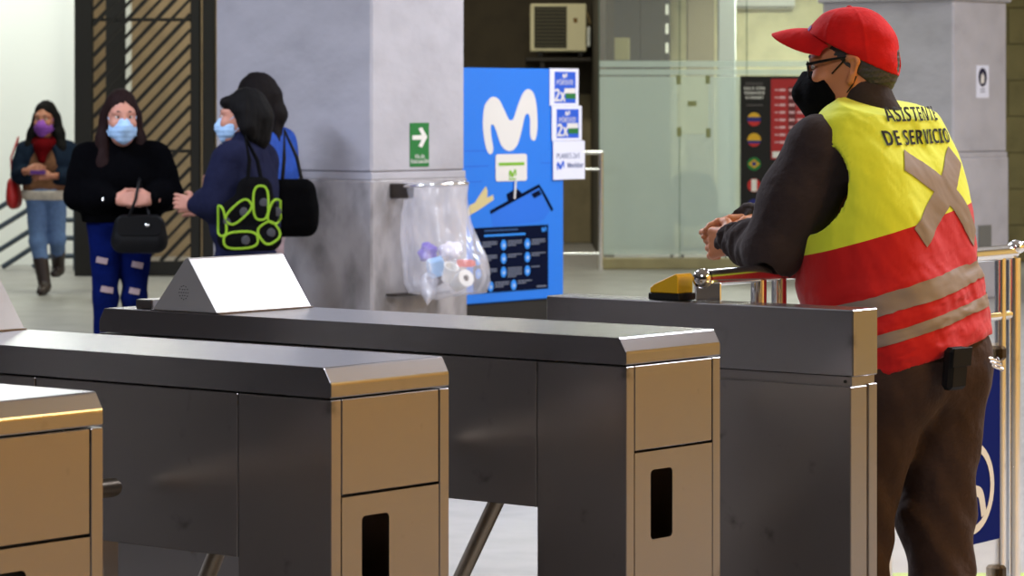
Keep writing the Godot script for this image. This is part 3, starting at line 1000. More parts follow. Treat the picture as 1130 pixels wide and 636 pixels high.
	# paper taped to the glass
	var sheet := thing("taped_paper", "blank sheet held to the frosted glass by strips of tape", "paper", P(1.455, 0, 28.638))
	obj("paper", slab(Vector3(0.02, 1.21, 0.001), Vector3(0.30, 1.73, 0.002)), see_through("pale_paper", Color(0.90, 0.93, 0.86), 0.35, 0.8), sheet)
	var tp := mk("tape_olive", Color(0.50, 0.52, 0.34), 0.6)
	for q in [[0.015, 1.655, 0.04, 0.08], [0.275, 1.66, 0.04, 0.075], [0.115, 1.46, 0.08, 0.045], [0.02, 1.19, 0.04, 0.08], [0.28, 1.18, 0.04, 0.08]]:
		obj("tape", slab(Vector3(q[0], q[1], 0.0022), Vector3(q[0] + q[2], q[1] + q[3], 0.003)), tp, sheet)
	# short barrier rail beside the office
	var mr := thing("guard_rail", "short steel guard rail beside the frosted glass corner", "railing", P(0.60, 0, 28.4))
	var chrome := steel("rail_chrome", Color.WHITE, 0.16)
	obj("post", Geo.new().tube([Vector3(0.19, 0, 0), Vector3(0.19, 1.05, 0)], 0.024, 12, false), chrome, mr)
	obj("post", Geo.new().tube([Vector3(-0.9, 0, 0), Vector3(-0.9, 1.05, 0)], 0.024, 12, false), chrome, mr)
	for h in [1.05, 0.90, 0.15]:
		obj("bar", Geo.new().tube([Vector3(-0.9, h, 0), Vector3(0.19, h, 0)], 0.022 if h > 1.0 else 0.012, 12), chrome, mr)
	# outdoor unit in the dark recess
	var ac := thing("condenser_unit", "cream outdoor condenser unit on a bracket in the dark recess", "air conditioner", P(0.19, 2.02, 33.3))
	var cream := mk("condenser_cream", Color(0.84, 0.81, 0.66), 0.6)
	obj("casing", slab(Vector3(0, 0, -0.25), Vector3(0.585, 0.50, 0), 0.012), cream, ac)
	obj("grille_recess", slab(Vector3(0.04, 0.035, -0.01), Vector3(0.38, 0.47, 0.003)), mk("grille_dark", Color(0.20, 0.19, 0.14), 0.8), ac)
	for i in 11:
		obj("grille_bar", slab(Vector3(0.04, 0.055 + 0.038 * i, 0.002), Vector3(0.38, 0.066 + 0.038 * i, 0.012), 0.002), mk("grille_bar", Color(0.36, 0.34, 0.26), 0.6), ac)
	obj("maker_badge", slab(Vector3(0.45, 0.30, 0.0005), Vector3(0.49, 0.35, 0.003)), mk("badge_amber", Color(0.45, 0.32, 0.05), 0.5), ac)
	obj("valve_cover", slab(Vector3(0.586, 0.05, -0.2), Vector3(0.625, 0.26, -0.03), 0.01), mk("white_plastic", Color.WHITE), ac)
	obj("pipe", Geo.new().tube([Vector3(0.60, 0.26, -0.1), Vector3(0.61, 0.36, -0.08), Vector3(0.56, 0.46, -0.02), Vector3(0.59, 0.40, -0.02), Vector3(0.63, 0.30, -0.06)], 0.008, 8), mk("pipe_tan", Color(0.6, 0.52, 0.35), 0.7), ac)
	for x in [0.08, 0.50]:
		obj("foot", slab(Vector3(x, -0.05, -0.2), Vector3(x + 0.05, 0.0, -0.02), 0.004), bronze, ac)
	obj("bracket", slab(Vector3(-0.05, -0.10, -0.69), Vector3(0.63, -0.06, 0.02), 0.004), mk("bracket_steel", Color(0.22, 0.2, 0.17), 0.5, 0.5), ac)
	obj("prop", slab(Vector3(0.10, -0.3, -0.06), Vector3(0.15, -0.06, -0.01), 0.004), mk("bracket_steel", Color.BLACK), ac)

# ---------------------------------------------------------------- furnishings near the pillars
func flat(called: String, pts, m: Material, parent: Node, z0: float, z1: float) -> MeshInstance3D:
	var a := PackedVector2Array()
	if pts is PackedVector2Array: a = pts
	else:
		for p in pts: a.append(p if p is Vector2 else Vector2(p[0], p[1]))
	return obj(called, Geo.new().extrude(a, z0, z1), m, parent)

func rect(called: String, x0: float, y0: float, x1: float, y1: float, z: float, m: Material, parent: Node, thick := 0.0012) -> MeshInstance3D:
	return obj(called, slab(Vector3(x0, y0, z), Vector3(x1, y1, z + thick)), m, parent)

const EMBLEM := [[0.208, 1.19], [0.175, 1.233], [0.148, 1.347], [0.157, 1.46], [0.197, 1.509], [0.242, 1.528], [0.298, 1.51], [0.344, 1.452], [0.389, 1.395], [0.412, 1.391], [0.435, 1.402], [0.481, 1.488], [0.527, 1.553], [0.573, 1.574], [0.619, 1.553], [0.649, 1.488], [0.661, 1.358], [0.647, 1.286], [0.626, 1.267], [0.6, 1.279], [0.591, 1.315], [0.589, 1.402], [0.566, 1.428], [0.538, 1.409], [0.51, 1.33], [0.469, 1.244], [0.412, 1.209], [0.355, 1.217], [0.31, 1.253], [0.264, 1.339], [0.237, 1.365], [0.219, 1.353], [0.226, 1.29], [0.242, 1.225], [0.231, 1.197]]

func emblem(parent: Node, cx: float, cy: float, size: float, z: float, m: Material, thick := 0.0015) -> MeshInstance3D:
	var pts := []
	for p in EMBLEM: pts.append(Vector2(cx + (p[0] - 0.405) / 0.51 * size, cy + (p[1] - 1.38) / 0.51 * size))
	if size > 0.3:
		var open := pts.duplicate()
		open.append(pts[0])
		pts = spline(open, 4)
		pts.pop_back()
	return flat("emblem", pts, m, parent, z, z + thick)

func build_furnishings() -> void:
	var white := mk("print_white", Color(0.85, 0.84, 0.82), 0.6)
	var paper := mk("sheet_white", Color(0.86, 0.87, 0.93), 0.7)
	var navy := mk("print_navy", Color(0.02, 0.05, 0.15), 0.9)
	navy.metallic_specular = 0.2
	var azure := mk("print_azure", Color(0.04, 0.45, 0.86), 0.5)
	var royal := mk("print_royal", Color(0.0, 0.32, 0.78), 0.5)
	var green := mk("print_green", Color(0.02, 0.42, 0.16), 0.6)
	# --- kiosk
	var k := thing("advertising_kiosk", "bright blue advertising kiosk with large white curved emblem", "kiosk", P(-0.263, 0, 18.6), TURN)
	obj("cabinet", slab(Vector3(-0.35, 0.318, -0.4), Vector3(0.917, 1.697, 0), 0.006), azure, k)
	obj("plinth", slab(Vector3(-0.33, 0, -0.38), Vector3(0.9, 0.317, -0.015), 0.004), mk("plinth_black", Color(0.05, 0.05, 0.05), 0.6), k)
	emblem(k, 0.405, 1.38, 0.51, 0.0002, white)
	flat("printed_hand", [[-0.025, 0.842], [0.03, 0.897], [0.074, 0.91], [0.108, 0.945], [0.175, 1.004], [0.19, 0.978], [0.186, 0.936], [0.242, 0.953], [0.246, 0.923], [0.108, 0.867], [-0.025, 0.821]], mk("print_beige", Color(0.80, 0.74, 0.52), 0.6), k, 0.0002, 0.0014)
	flat("printed_tablet", [[0.219, 0.843], [0.666, 0.979], [0.783, 0.849], [0.724, 0.793], [0.654, 0.78], [0.242, 0.764]], mk("print_mid_blue", Color(0.05, 0.41, 0.84), 0.6), k, 0.0002, 0.0008)
	flat("tablet_edge", stroke([Vector2(0.215, 0.85), Vector2(0.4, 0.909), Vector2(0.677, 0.996), Vector2(0.74, 0.925), Vector2(0.806, 0.846)], 0.022), navy, k, 0.0008, 0.0016)
	flat("tablet_camera", [[0.6, 0.948], [0.677, 0.972], [0.701, 0.945], [0.631, 0.922]], navy, k, 0.0008, 0.0016)
	flat("printed_holder", [[0.366, 0.953], [0.458, 0.987], [0.503, 0.964], [0.515, 0.939], [0.435, 0.916], [0.378, 0.914]], navy, k, 0.0008, 0.0016)
	for c in [[-0.02, 1.21, 0.2], [-0.02, 1.12, 0.22], [0.0, 1.03, 0.14], [0.70, 1.13, 0.16]]:
		rect("sheet_crease", c[0], c[1], c[0] + c[2], c[1] + 0.004, 0.0001, royal, k, 0.0008)
	# small hanging card
	var card := thing("hanging_card", "small white card with green lettering on the blue kiosk", "card", P(-0.263, 0, 18.6), TURN)
	flat("card_board", round_rect(0.262, 1.03, 0.557, 1.19, 0.018), white, card, 0.0022, 0.0042)
	rect("green_line", 0.29, 1.122, 0.53, 1.14, 0.0043, mk("print_lime", Color(0.45, 0.68, 0.08), 0.6), card)
	emblem(card, 0.42, 1.075, 0.07, 0.0043, mk("print_lime", Color.WHITE))
	rect("green_line", 0.385, 1.038, 0.45, 1.046, 0.0043, mk("print_lime", Color.WHITE), card)
	obj("cord", Geo.new().tube([Vector3(0.44, 1.03, 0.011), Vector3(0.435, 0.975, 0.011), Vector3(0.43, 0.93, 0.011)], 0.007, 8), white, card)
	# dark notice with blue symbols
	var n := thing("notice_poster", "dark navy notice with blue round symbols on the kiosk", "poster", P(-0.263, 0, 18.6), TURN)
	rect("backing", 0.058, 0.380, 0.762, 0.762, 0.002, navy, n, 0.002)
	var grey_ink := mk("print_grey", Color(0.42, 0.45, 0.52), 0.7)
	var sky := mk("print_sky", Color(0.10, 0.52, 0.90), 0.6)
	rect("heading", 0.155, 0.738, 0.47, 0.748, 0.0042, mk("print_teal", Color(0.03, 0.25, 0.45), 0.6), n)
	rect("heading", 0.155, 0.708, 0.54, 0.720, 0.0042, sky, n)
	emblem(n, 0.72, 0.735, 0.045, 0.0042, sky)
	for row in [[0.655, [[0.10, 3], [0.335, 3], [0.56, 3]]], [0.575, [[0.10, 3], [0.335, 2], [0.56, 2]]], [0.495, [[0.10, 3], [0.335, 5], [0.56, 1]]], [0.415, [[0.215, 3], [0.43, 2]]]]:
		for c in row[1]:
			flat("symbol", disc(c[0], row[0], 0.026, 0.031, 20), sky, n, 0.0042, 0.0054)
			flat("symbol_figure", disc(c[0] + 0.002, row[0] - 0.003, 0.012, 0.011, 10), mk("print_pale", Color(0.62, 0.72, 0.85), 0.6), n, 0.0054, 0.0062)
			for i in c[1]:
				var y: float = row[0] + 0.018 - 0.0125 * i
				rect("text_line", c[0] + 0.038, y, c[0] + 0.038 + (0.135 if i < c[1] - 1 else 0.08), y + 0.006, 0.0042, grey_ink, n, 0.0008)
	rect("footer", 0.65, 0.392, 0.74, 0.400, 0.0042, grey_ink, n)
	# three taped sheets, one above the other
	var says := ["topmost of the three sheets on the kiosk edge, blue offer 2x", "middle of the three sheets on the kiosk edge, blue offer 2x", "lowest of the three sheets on the kiosk edge, white with blue lettering"]
	for i in 3:
		var s := thing("offer_sheet", says[i], "poster", P(-0.263, 0, 18.6), TURN, "sheets taped to the kiosk edge")
		var x0: float = [0.776, 0.793, 0.802][i]
		var x1: float = [1.058, 1.086, 1.112][i]
		var y1: float = [1.700, 1.474, 1.262][i]
		var y0: float = [1.475, 1.264, 1.030][i]
		var z := 0.003 + 0.003 * i
		rect("sheet", x0, y0, x1, y1, z, paper, s, 0.002)
		var cx := (x0 + x1) / 2
		z += 0.0021
		if i < 2:
			rect("blue_field", x0 + 0.045, y0 + 0.016, x1 - 0.03, y1 - 0.02, z, royal, s, 0.0006)
			z += 0.0007
			emblem(s, cx + 0.005, y1 - 0.045, 0.045, z, white, 0.0008)
			lettering("PÓRTATE", 0.030, white, s, Vector3(cx + 0.005, y1 - 0.085, z + 0.0006), false, 1.0, "lettering", 0.0012)
			lettering("2x", 0.075, white, s, Vector3(cx - 0.045, y0 + 0.062, z + 0.0006), true, 1.0, "lettering", 0.0012)
			rect("white_field", cx + 0.0, y0 + 0.075, cx + 0.108, y0 + 0.105, z, white, s, 0.0008)
			rect("green_field", cx + 0.012, y0 + 0.042, cx + 0.112, y0 + 0.074, z, green, s, 0.0008)
		else:
			lettering("PLANES 2x1", 0.032, mk("print_slate", Color(0.25, 0.32, 0.5), 0.6), s, Vector3(cx - 0.01, y1 - 0.09, z + 0.0006), false, 0.98, "lettering", 0.0012)
			emblem(s, cx - 0.085, y0 + 0.085, 0.075, z, royal, 0.0008)
			lettering("Movistar", 0.030, mk("print_slate", Color.WHITE), s, Vector3(cx + 0.06, y0 + 0.085, z + 0.0006), true, 0.9, "lettering", 0.0012)
	# --- evacuation sign on the pillar
	var ev := thing("evacuation_sign", "green evacuation sign with white arrow on the grey pillar", "sign", P(-0.759, 0, 17.3), TURN)
	rect("plate", 0.316, 1.142, 0.477, 1.383, 0.0, green, ev, 0.003)
	flat("arrow_shaft", [[0.335, 1.29], [0.335, 1.315], [0.432, 1.315], [0.432, 1.29]], white, ev, 0.0031, 0.0042)
	flat("arrow_head", [[0.385, 1.352], [0.415, 1.358], [0.460, 1.305], [0.415, 1.247], [0.385, 1.255], [0.423, 1.303]], white, ev, 0.0042, 0.0052)
	lettering("Vía de", 0.022, white, ev, Vector3(0.397, 1.198, 0.0040), false, 1.0, "lettering", 0.0014)
	lettering("Evacuación", 0.022, white, ev, Vector3(0.397, 1.172, 0.0040), false, 1.0, "lettering", 0.0014)
	# --- sticker and patch on the far pillar
	var sk := thing("pillar_sticker", "white sticker with dark oval hand symbol on the pale pillar", "sticker", P(3.308, 0, 24.0), TURN)
	rect("sheet", 0.335, 1.528, 0.52, 1.776, 0.0002, paper, sk, 0.002)
	flat("oval", disc(0.425, 1.685, 0.062, 0.072, 24), mk("print_indigo", Color(0.05, 0.05, 0.20), 0.6), sk, 0.0024, 0.0034)
	flat("hand_symbol", [[0.395, 1.655], [0.40, 1.69], [0.41, 1.715], [0.42, 1.70], [0.43, 1.72], [0.442, 1.70], [0.452, 1.69], [0.448, 1.65], [0.43, 1.635], [0.405, 1.637]], white, sk, 0.0034, 0.0042)
	for i in 2: rect("text_line", 0.39, 1.59 - 0.02 * i, 0.46, 1.598 - 0.02 * i, 0.0024, mk("print_grey", Color.WHITE), sk)
	var pa := thing("patch_plate", "grey metal cover plate low on the pale pillar", "cover plate", P(3.308, 0, 24.0), TURN)
	rect("plate", 0.34, 0.35, 0.52, 0.56, 0.013, mk("patch_grey", Color(0.42, 0.42, 0.40), 0.7), pa, 0.012)
	rect("rim", 0.33, 0.34, 0.53, 0.349, 0.013, mk("patch_rim", Color(0.52, 0.52, 0.5), 0.7), pa, 0.014)
	# --- totem with prices and flags
	var t := thing("price_stand", "black poster stand with round flags and a red price table", "poster stand", P(2.033, 0, 28.5))
	var coal := mk("stand_black", Color(0.05, 0.035, 0.035), 0.8)
	obj("board", slab(Vector3(0, 0.12, -0.03), Vector3(0.80, 1.728, 0), 0.004), coal, t)
	for x in [0.1, 0.6]: obj("foot", slab(Vector3(x, 0, -0.12), Vector3(x + 0.06, 0.125, 0.12), 0.006), coal, t)
	var red := mk("print_red", Color(0.62, 0.05, 0.06), 0.6)
	rect("price_table", 0.272, 0.985, 0.78, 1.702, 0.0005, red, t)
	rect("dark_column", 0.425, 1.0, 0.49, 1.63, 0.0017, mk("print_maroon", Color(0.36, 0.03, 0.05), 0.6), t)
	rect("dark_column", 0.58, 1.0, 0.645, 1.63, 0.0017, mk("print_maroon", Color.WHITE), t)
	rect("footer_field", 0.285, 1.0, 0.45, 1.055, 0.0029, white, t)
	for i in 8:
		var y := 1.603 - 0.0665 * i
		for c in [[0.305, 0.036, 0.010], [0.348, 0.052, 0.02], [0.432, 0.052, 0.02], [0.505, 0.058, 0.02], [0.588, 0.052, 0.02]]:
			rect("price_mark", c[0], y - c[2] / 2, c[0] + c[1], y + c[2] / 2, 0.0030, mk("print_pink", Color(0.83, 0.66, 0.68), 0.6), t, 0.0008)
	for i in 5: rect("fine_line", 0.275, 0.93 - 0.04 * i, 0.42, 0.945 - 0.04 * i, 0.0005, mk("print_brown", Color(0.22, 0.15, 0.12), 0.7), t)
	lettering("PÓRTATE", 0.024, mk("print_ash", Color(0.45, 0.42, 0.42), 0.6), t, Vector3(0.125, 1.657, 0.001), false, 1.15, "lettering", 0.0014)
	lettering("SOLO CON", 0.024, white, t, Vector3(0.125, 1.617, 0.001), true, 1.12, "lettering", 0.0014)
	lettering("PASAPORTE", 0.024, white, t, Vector3(0.125, 1.576, 0.001), true, 1.0, "lettering", 0.0014)
	lettering("O CARNET", 0.024, white, t, Vector3(0.125, 1.535, 0.001), true, 1.0, "lettering", 0.0014)
	rect("rule", 0.055, 1.466, 0.2, 1.471, 0.0005, mk("print_ash", Color.WHITE), t)
	var yel := mk("flag_yellow", Color(0.80, 0.62, 0.05), 0.6)
	var blu := mk("flag_blue", Color(0.03, 0.08, 0.42), 0.6)
	var frd := mk("flag_red", Color(0.72, 0.10, 0.07), 0.6)
	var R := 0.06
	for i in 5:
		var c := Vector2(0.122, [1.342, 1.159, 0.945, 0.754, 0.573][i])
		var slice := func(a0: float, a1: float) -> PackedVector2Array: return disc(c.x, c.y, R, R, 14, a0, a1)
		var band := func(y0: float, y1: float) -> PackedVector2Array:
			var l := PackedVector2Array()
			var a := asin(clampf(y0, -1, 1)); var b := asin(clampf(y1, -1, 1))
			for q in 9: l.append(c + Vector2(cos(lerpf(a, b, q / 8.0)), sin(lerpf(a, b, q / 8.0))) * R)
			for q in 9: l.append(c + Vector2(-cos(lerpf(b, a, q / 8.0)), sin(lerpf(b, a, q / 8.0))) * R)
			return l
		match i:
			0:
				flat("flag_band", band.call(0.33, 0.999), yel, t, 0.0005, 0.0017); flat("flag_band", band.call(-0.33, 0.33), blu, t, 0.0005, 0.0017); flat("flag_band", band.call(-0.999, -0.33), frd, t, 0.0005, 0.0017)
			1:
				flat("flag_band", band.call(-0.1, 0.999), yel, t, 0.0005, 0.0017); flat("flag_band", band.call(-0.55, -0.1), blu, t, 0.0005, 0.0017); flat("flag_band", band.call(-0.999, -0.55), frd, t, 0.0005, 0.0017)
			2:
				flat("flag_field", slice.call(0.0, TAU), green, t, 0.0005, 0.0017)
				flat("flag_lozenge", [c + Vector2(-0.05, 0), c + Vector2(0, -0.04), c + Vector2(0.05, 0), c + Vector2(0, 0.04)], yel, t, 0.0017, 0.0024)
				flat("flag_disc", disc(c.x, c.y, 0.02, 0.02, 16), blu, t, 0.0024, 0.0030)
			3:
				flat("flag_field", slice.call(0.0, TAU), frd, t, 0.0005, 0.0017)
				rect("flag_band", c.x - 0.024, c.y - 0.054, c.x + 0.024, c.y + 0.054, 0.0017, white, t)
			4:
				flat("flag_band", band.call(0.0, 0.999), blu, t, 0.0005, 0.0017); flat("flag_band", band.call(-0.999, 0.0), frd, t, 0.0005, 0.0017)
				rect("flag_patch", c.x - 0.018, c.y - 0.014, c.x + 0.018, c.y + 0.014, 0.0017, white, t)
	# --- floor line by the rail
	var line := tag(obj("floor_line", slab(P(1.2, 0.0, 10.05), P(2.2, 0.002, 10.17)), mk("line_lime", Color(0.62, 0.70, 0.25), 0.6)), "thin lime green line painted on the floor beyond the rail", "floor line")
	line.rotation.y = 0.0
	build_bin()

func build_bin() -> void:
	var at := P(-0.759 + 0.6266 * 0.291, 0, 17.3 + 0.7793 * 0.291)
	var steelm := steel("rail_chrome", Color.WHITE, 0.16)
	var b := thing("bin_bag_holder", "clear plastic bin bag hanging from a ring on the pillar", "bin", at, TURN)
	var ring := []
	for i in 33:
		var a := TAU * i / 32
		ring.append(Vector3(cos(a) * 0.178, 1.045 + 0.012 * sin(a), 0.205 + sin(a) * 0.178))
	obj("ring", Geo.new().tube(ring, 0.009, 8, false), steelm, b)
	obj("bracket", slab(Vector3(-0.16, 0.975, 0.013), Vector3(-0.11, 1.055, 0.15), 0.006), mk("bracket_brown", Color(0.20, 0.17, 0.14), 0.5, 0.4), b)
	obj("shelf_plate", slab(Vector3(-0.2, 0.445, 0.02), Vector3(0.26, 0.457, 0.10), 0.004), mk("bracket_brown", Color.WHITE), b)
	var fn := FastNoiseLite.new()
	fn.seed = 5
	fn.frequency = 2.2
	var rows := []
	var steps := 40
	for i in steps + 1:
		var f := float(i) / steps        # 0 bottom, 1 rim
		var h := lerpf(0.462, 1.062, f)
		var belly := smoothstep(0.75, 0.1, f)
		var r := lerpf(0.180, 0.232, belly) * (0.88 + 0.12 * smoothstep(0.0, 0.12, f))
		if f > 0.72 and f < 0.95: r -= 0.012 * sin((f - 0.72) / 0.23 * PI)
		var cx := 0.035 * belly
		var cz := 0.205 + 0.05 * belly
		var row := []
		for j in 73:
			var a := TAU * (j % 72) / 72.0
			var fold := 0.010 * sin(a * 9.0 + h * 6.0) + 0.008 * sin(a * 17.0 - h * 9.0) + 0.03 * fn.get_noise_3d(cos(a), h * 1.6, sin(a))
			fold *= lerpf(1.0, 0.35, f)
			row.append(Vector3(cx + cos(-a) * (r + fold), h + 0.015 * fn.get_noise_3d(cos(a) * 2.0, 5.0, sin(a) * 2.0) * (1.0 - f), cz + sin(-a) * (r + fold)))
		rows.append(row)
	# drawn together underneath
	var low := []
	for j in 73: low.append(rows[0][j].lerp(Vector3(-0.02, 0.44, 0.24), 0.55))
	var tip := []
	for j in 73: tip.append(rows[0][j].lerp(Vector3(-0.04, 0.425, 0.24), 0.97))
	rows.push_front(low)
	rows.push_front(tip)
	obj("plastic_bag", Geo.new().sheet(rows), see_through("bag_plastic", Color(0.93, 0.93, 0.97), 0.22, 0.2), b)
	# a twisted corner hanging below
	obj("bag_corner", Geo.new().tube([Vector3(-0.13, 0.53, 0.27), Vector3(-0.155, 0.46, 0.29), Vector3(-0.165, 0.415, 0.29)], [0.05, 0.04, 0.008], 12), see_through("bag_plastic", Color.WHITE, 0.2, 0.3), b)
	# litter
	var place := func(x: float, h: float, z: float) -> Vector3: return at + Basis(Vector3.UP, TURN) * Vector3(x, h, z)
	var cup := thing("paper_cup", "white paper cup lying in the clear bin bag", "cup", place.call(-0.065, 0.535, 0.34))
	obj("cup_wall", Geo.new().lathe([Vector2(0.0, 0.0), Vector2(0.028, 0.0), Vector2(0.04, 0.09), Vector2(0.036, 0.09), Vector2(0.026, 0.006)], 20), mk("cup_white", Color(0.90, 0.89, 0.86), 0.6), cup)
	obj("rim", Geo.new().lathe([Vector2(0.036, 0.088), Vector2(0.043, 0.088), Vector2(0.043, 0.094), Vector2(0.036, 0.094)], 20), mk("cup_white", Color.WHITE), cup)
	cup.rotation = Vector3(0.5, 0, -0.3)
	var pk := thing("drink_carton", "pale blue drink carton in the clear bin bag", "carton", place.call(-0.05, 0.555, 0.265))
	obj("carton", slab(Vector3(-0.045, 0, -0.03), Vector3(0.045, 0.085, 0.03), 0.008), mk("carton_blue", Color(0.55, 0.72, 0.88), 0.5), pk)
	obj("gable", Geo.new().extrude(side_profile([[-0.03, 0.085], [0, 0.105], [0.03, 0.085]]), -0.04, 0.04, across()), mk("carton_blue", Color.WHITE), pk)
	pk.rotation = Vector3(0.1, 0.4, 0.25)
	var pu := thing("purple_wrapper", "crumpled purple wrapper in the clear bin bag", "wrapper", place.call(-0.045, 0.68, 0.19))
	obj("foil", crumple(Vector3(0.05, 0.05, 0.045), 3), mk("foil_purple", Color(0.38, 0.22, 0.72), 0.35), pu)
	var ro := thing("paper_roll", "white paper roll with dark core in the clear bin bag", "paper roll", place.call(0.055, 0.515, 0.31))
	obj("roll", Geo.new().lathe([Vector2(0.018, 0.0), Vector2(0.048, 0.0), Vector2(0.048, 0.1), Vector2(0.018, 0.1), Vector2(0.018, 0.0)], 24), mk("cup_white", Color.WHITE), ro)
	obj("core", Geo.new().lathe([Vector2(0.0, 0.01), Vector2(0.018, 0.01), Vector2(0.018, 0.09), Vector2(0.0, 0.09)], 16), mk("cardboard_brown", Color(0.16, 0.10, 0.07), 0.8), ro)
	ro.rotation = Vector3(1.25, 0.6, 0)
	var orr := thing("orange_packet", "small orange packet in the clear bin bag", "packet", place.call(0.10, 0.60, 0.33))
	obj("packet", slab(Vector3(-0.045, 0, -0.012), Vector3(0.045, 0.04, 0.012), 0.006), mk("packet_orange", Color(0.88, 0.24, 0.10), 0.5), orr)
	obj("crimped_end", slab(Vector3(0.045, 0.006, -0.002), Vector3(0.058, 0.034, 0.002)), mk("packet_orange", Color.WHITE), orr)
	var pa := [[0.04, 0.69, 0.28, 0.062, "large ball of crumpled white paper on top in the bin bag"], [0.135, 0.67, 0.22, 0.042, "crumpled pale napkin beside the orange packet in the bin bag"], [0.13, 0.53, 0.25, 0.045, "dark crumpled bag low in the clear bin bag"], [0.035, 0.525, 0.17, 0.045, "brown crumpled paper bag low in the bin bag"]]
	for i in 4:
		var q: Array = pa[i]
		var o := obj("crumpled_paper", crumple(Vector3(q[3], q[3] * 0.75, q[3] * 0.8), 11 + i), [mk("paper_white", Color(0.88, 0.85, 0.88), 0.8), mk("paper_cream", Color(0.85, 0.78, 0.70), 0.8), mk("paper_dark", Color(0.10, 0.08, 0.09), 0.7), mk("paper_brown", Color(0.28, 0.18, 0.13), 0.8)][i])
		o.position = place.call(q[0], q[1], q[2])
		tag(o, q[4], "litter", "crumpled paper in the bin bag")

func crumple(r: Vector3, seed_: int) -> Geo:
	var fn := FastNoiseLite.new()
	fn.seed = seed_
	fn.frequency = 1.4
	var rows := []
	for i in 13:
		var th := PI * i / 12
		var row := []
		for j in 21:
			var ph := TAU * (j % 20) / 20
			var d := Vector3(sin(th) * cos(-ph), -cos(th), sin(th) * sin(-ph))
			row.append(d * r * (1.0 + 0.55 * fn.get_noise_3dv(d)))
		rows.append(row)
	return Geo.new().sheet(rows)

const DEBUG_PX := []
# centre lines of the two tape strips on the back, as (right, up, forward) from the attendant's feet
const CROSS := [
	[[0.130, 1.366, -0.023], [0.079, 1.323, -0.041], [0.035, 1.283, -0.054], [-0.017, 1.246, -0.064], [-0.075, 1.203, -0.073], [-0.122, 1.165, -0.077]],
	[[-0.118, 1.357, -0.028], [-0.048, 1.321, -0.041], [0.018, 1.283, -0.053], [0.069, 1.244, -0.065], [0.108, 1.187, -0.076], [0.135, 1.155, -0.074]],
]
# words on the back: lateral start and end, height of the base line at both ends, letter height
const LINES := [["ASISTENTE", -0.128, 0.092, 1.449, 1.452, 0.036], ["DE SERVICIO", -0.160, 0.132, 1.390, 1.395, 0.038]]

# ---------------------------------------------------------------- people
# local frame of a person: x to their right, y up, z behind; q() takes (right, up, forward)
func q(r: float, h: float, f: float) -> Vector3:
	return Vector3(r, h, -f)

func part(called: String, b: Blob, cell: float, m: Material, parent: Node) -> MeshInstance3D:
	return obj(called, b.mesh(cell), m, parent)

# a hand grown from the wrist: five fingers bent towards the palm side
func hand_into(g: Geo, cell: float, wrist: Vector3, dir: Vector3, palm: Vector3, thumb_side: Vector3, curl: Array, xf := Transform3D.IDENTITY, size := 1.0) -> void:
	dir = dir.normalized()
	palm = (palm - dir * palm.dot(dir)).normalized()
	var wide := (thumb_side - dir * thumb_side.dot(dir) - palm * thumb_side.dot(palm)).normalized()
	var b := Blob.new()
	var kn := wrist + dir * 0.085 * size
	b.cone(wrist - dir * 0.02, wrist + dir * 0.02 * size, 0.024 * size, 0.024 * size, 0.02)
	for i in 4:
		var side: float = 1.5 - i
		b.cone(wrist + dir * 0.025 * size + wide * side * 0.012 * size, kn + wide * side * 0.0195 * size, 0.017 * size, 0.0125 * size, 0.012)
	for i in 4:
		var side: float = 1.5 - i
		var p := kn + wide * side * 0.020 * size
		var len: float = [0.075, 0.084, 0.078, 0.062][i] * size
		var a: float = curl[i]
		var total := a * 0.55
		var segs := [0.46, 0.30, 0.24]
		var rad := [0.0098, 0.0090, 0.0082, 0.0068]
		for s in 3:
			var d := (dir * cos(total) + palm * sin(total)).rotated(palm, 0.0)
			var e: Vector3 = p + (d + wide * side * 0.03) * len * segs[s]
			b.cone(p, e, rad[s] * size, rad[s + 1] * size, 0.006)
			p = e
			total += a * (0.75 if s == 0 else 0.55)
	var t0 := wrist + dir * 0.022 * size + wide * 0.022 * size
	var t1 := t0 + (dir * 0.62 + wide * 0.62 + palm * 0.35).normalized() * 0.045 * size
	var t2 := t1 + (dir * 0.90 + wide * 0.15 + palm * 0.45).normalized() * 0.033 * size
	var t3 := t2 + (dir * 0.92 - wide * 0.10 + palm * 0.45).normalized() * 0.026 * size
	b.cone(t0, t1, 0.016 * size, 0.0118 * size, 0.012)
	b.cone(t1, t2, 0.0118 * size, 0.0105 * size, 0.006)
	b.cone(t2, t3, 0.0105 * size, 0.0080 * size, 0.006)
	b.mesh_into(g, cell, xf)

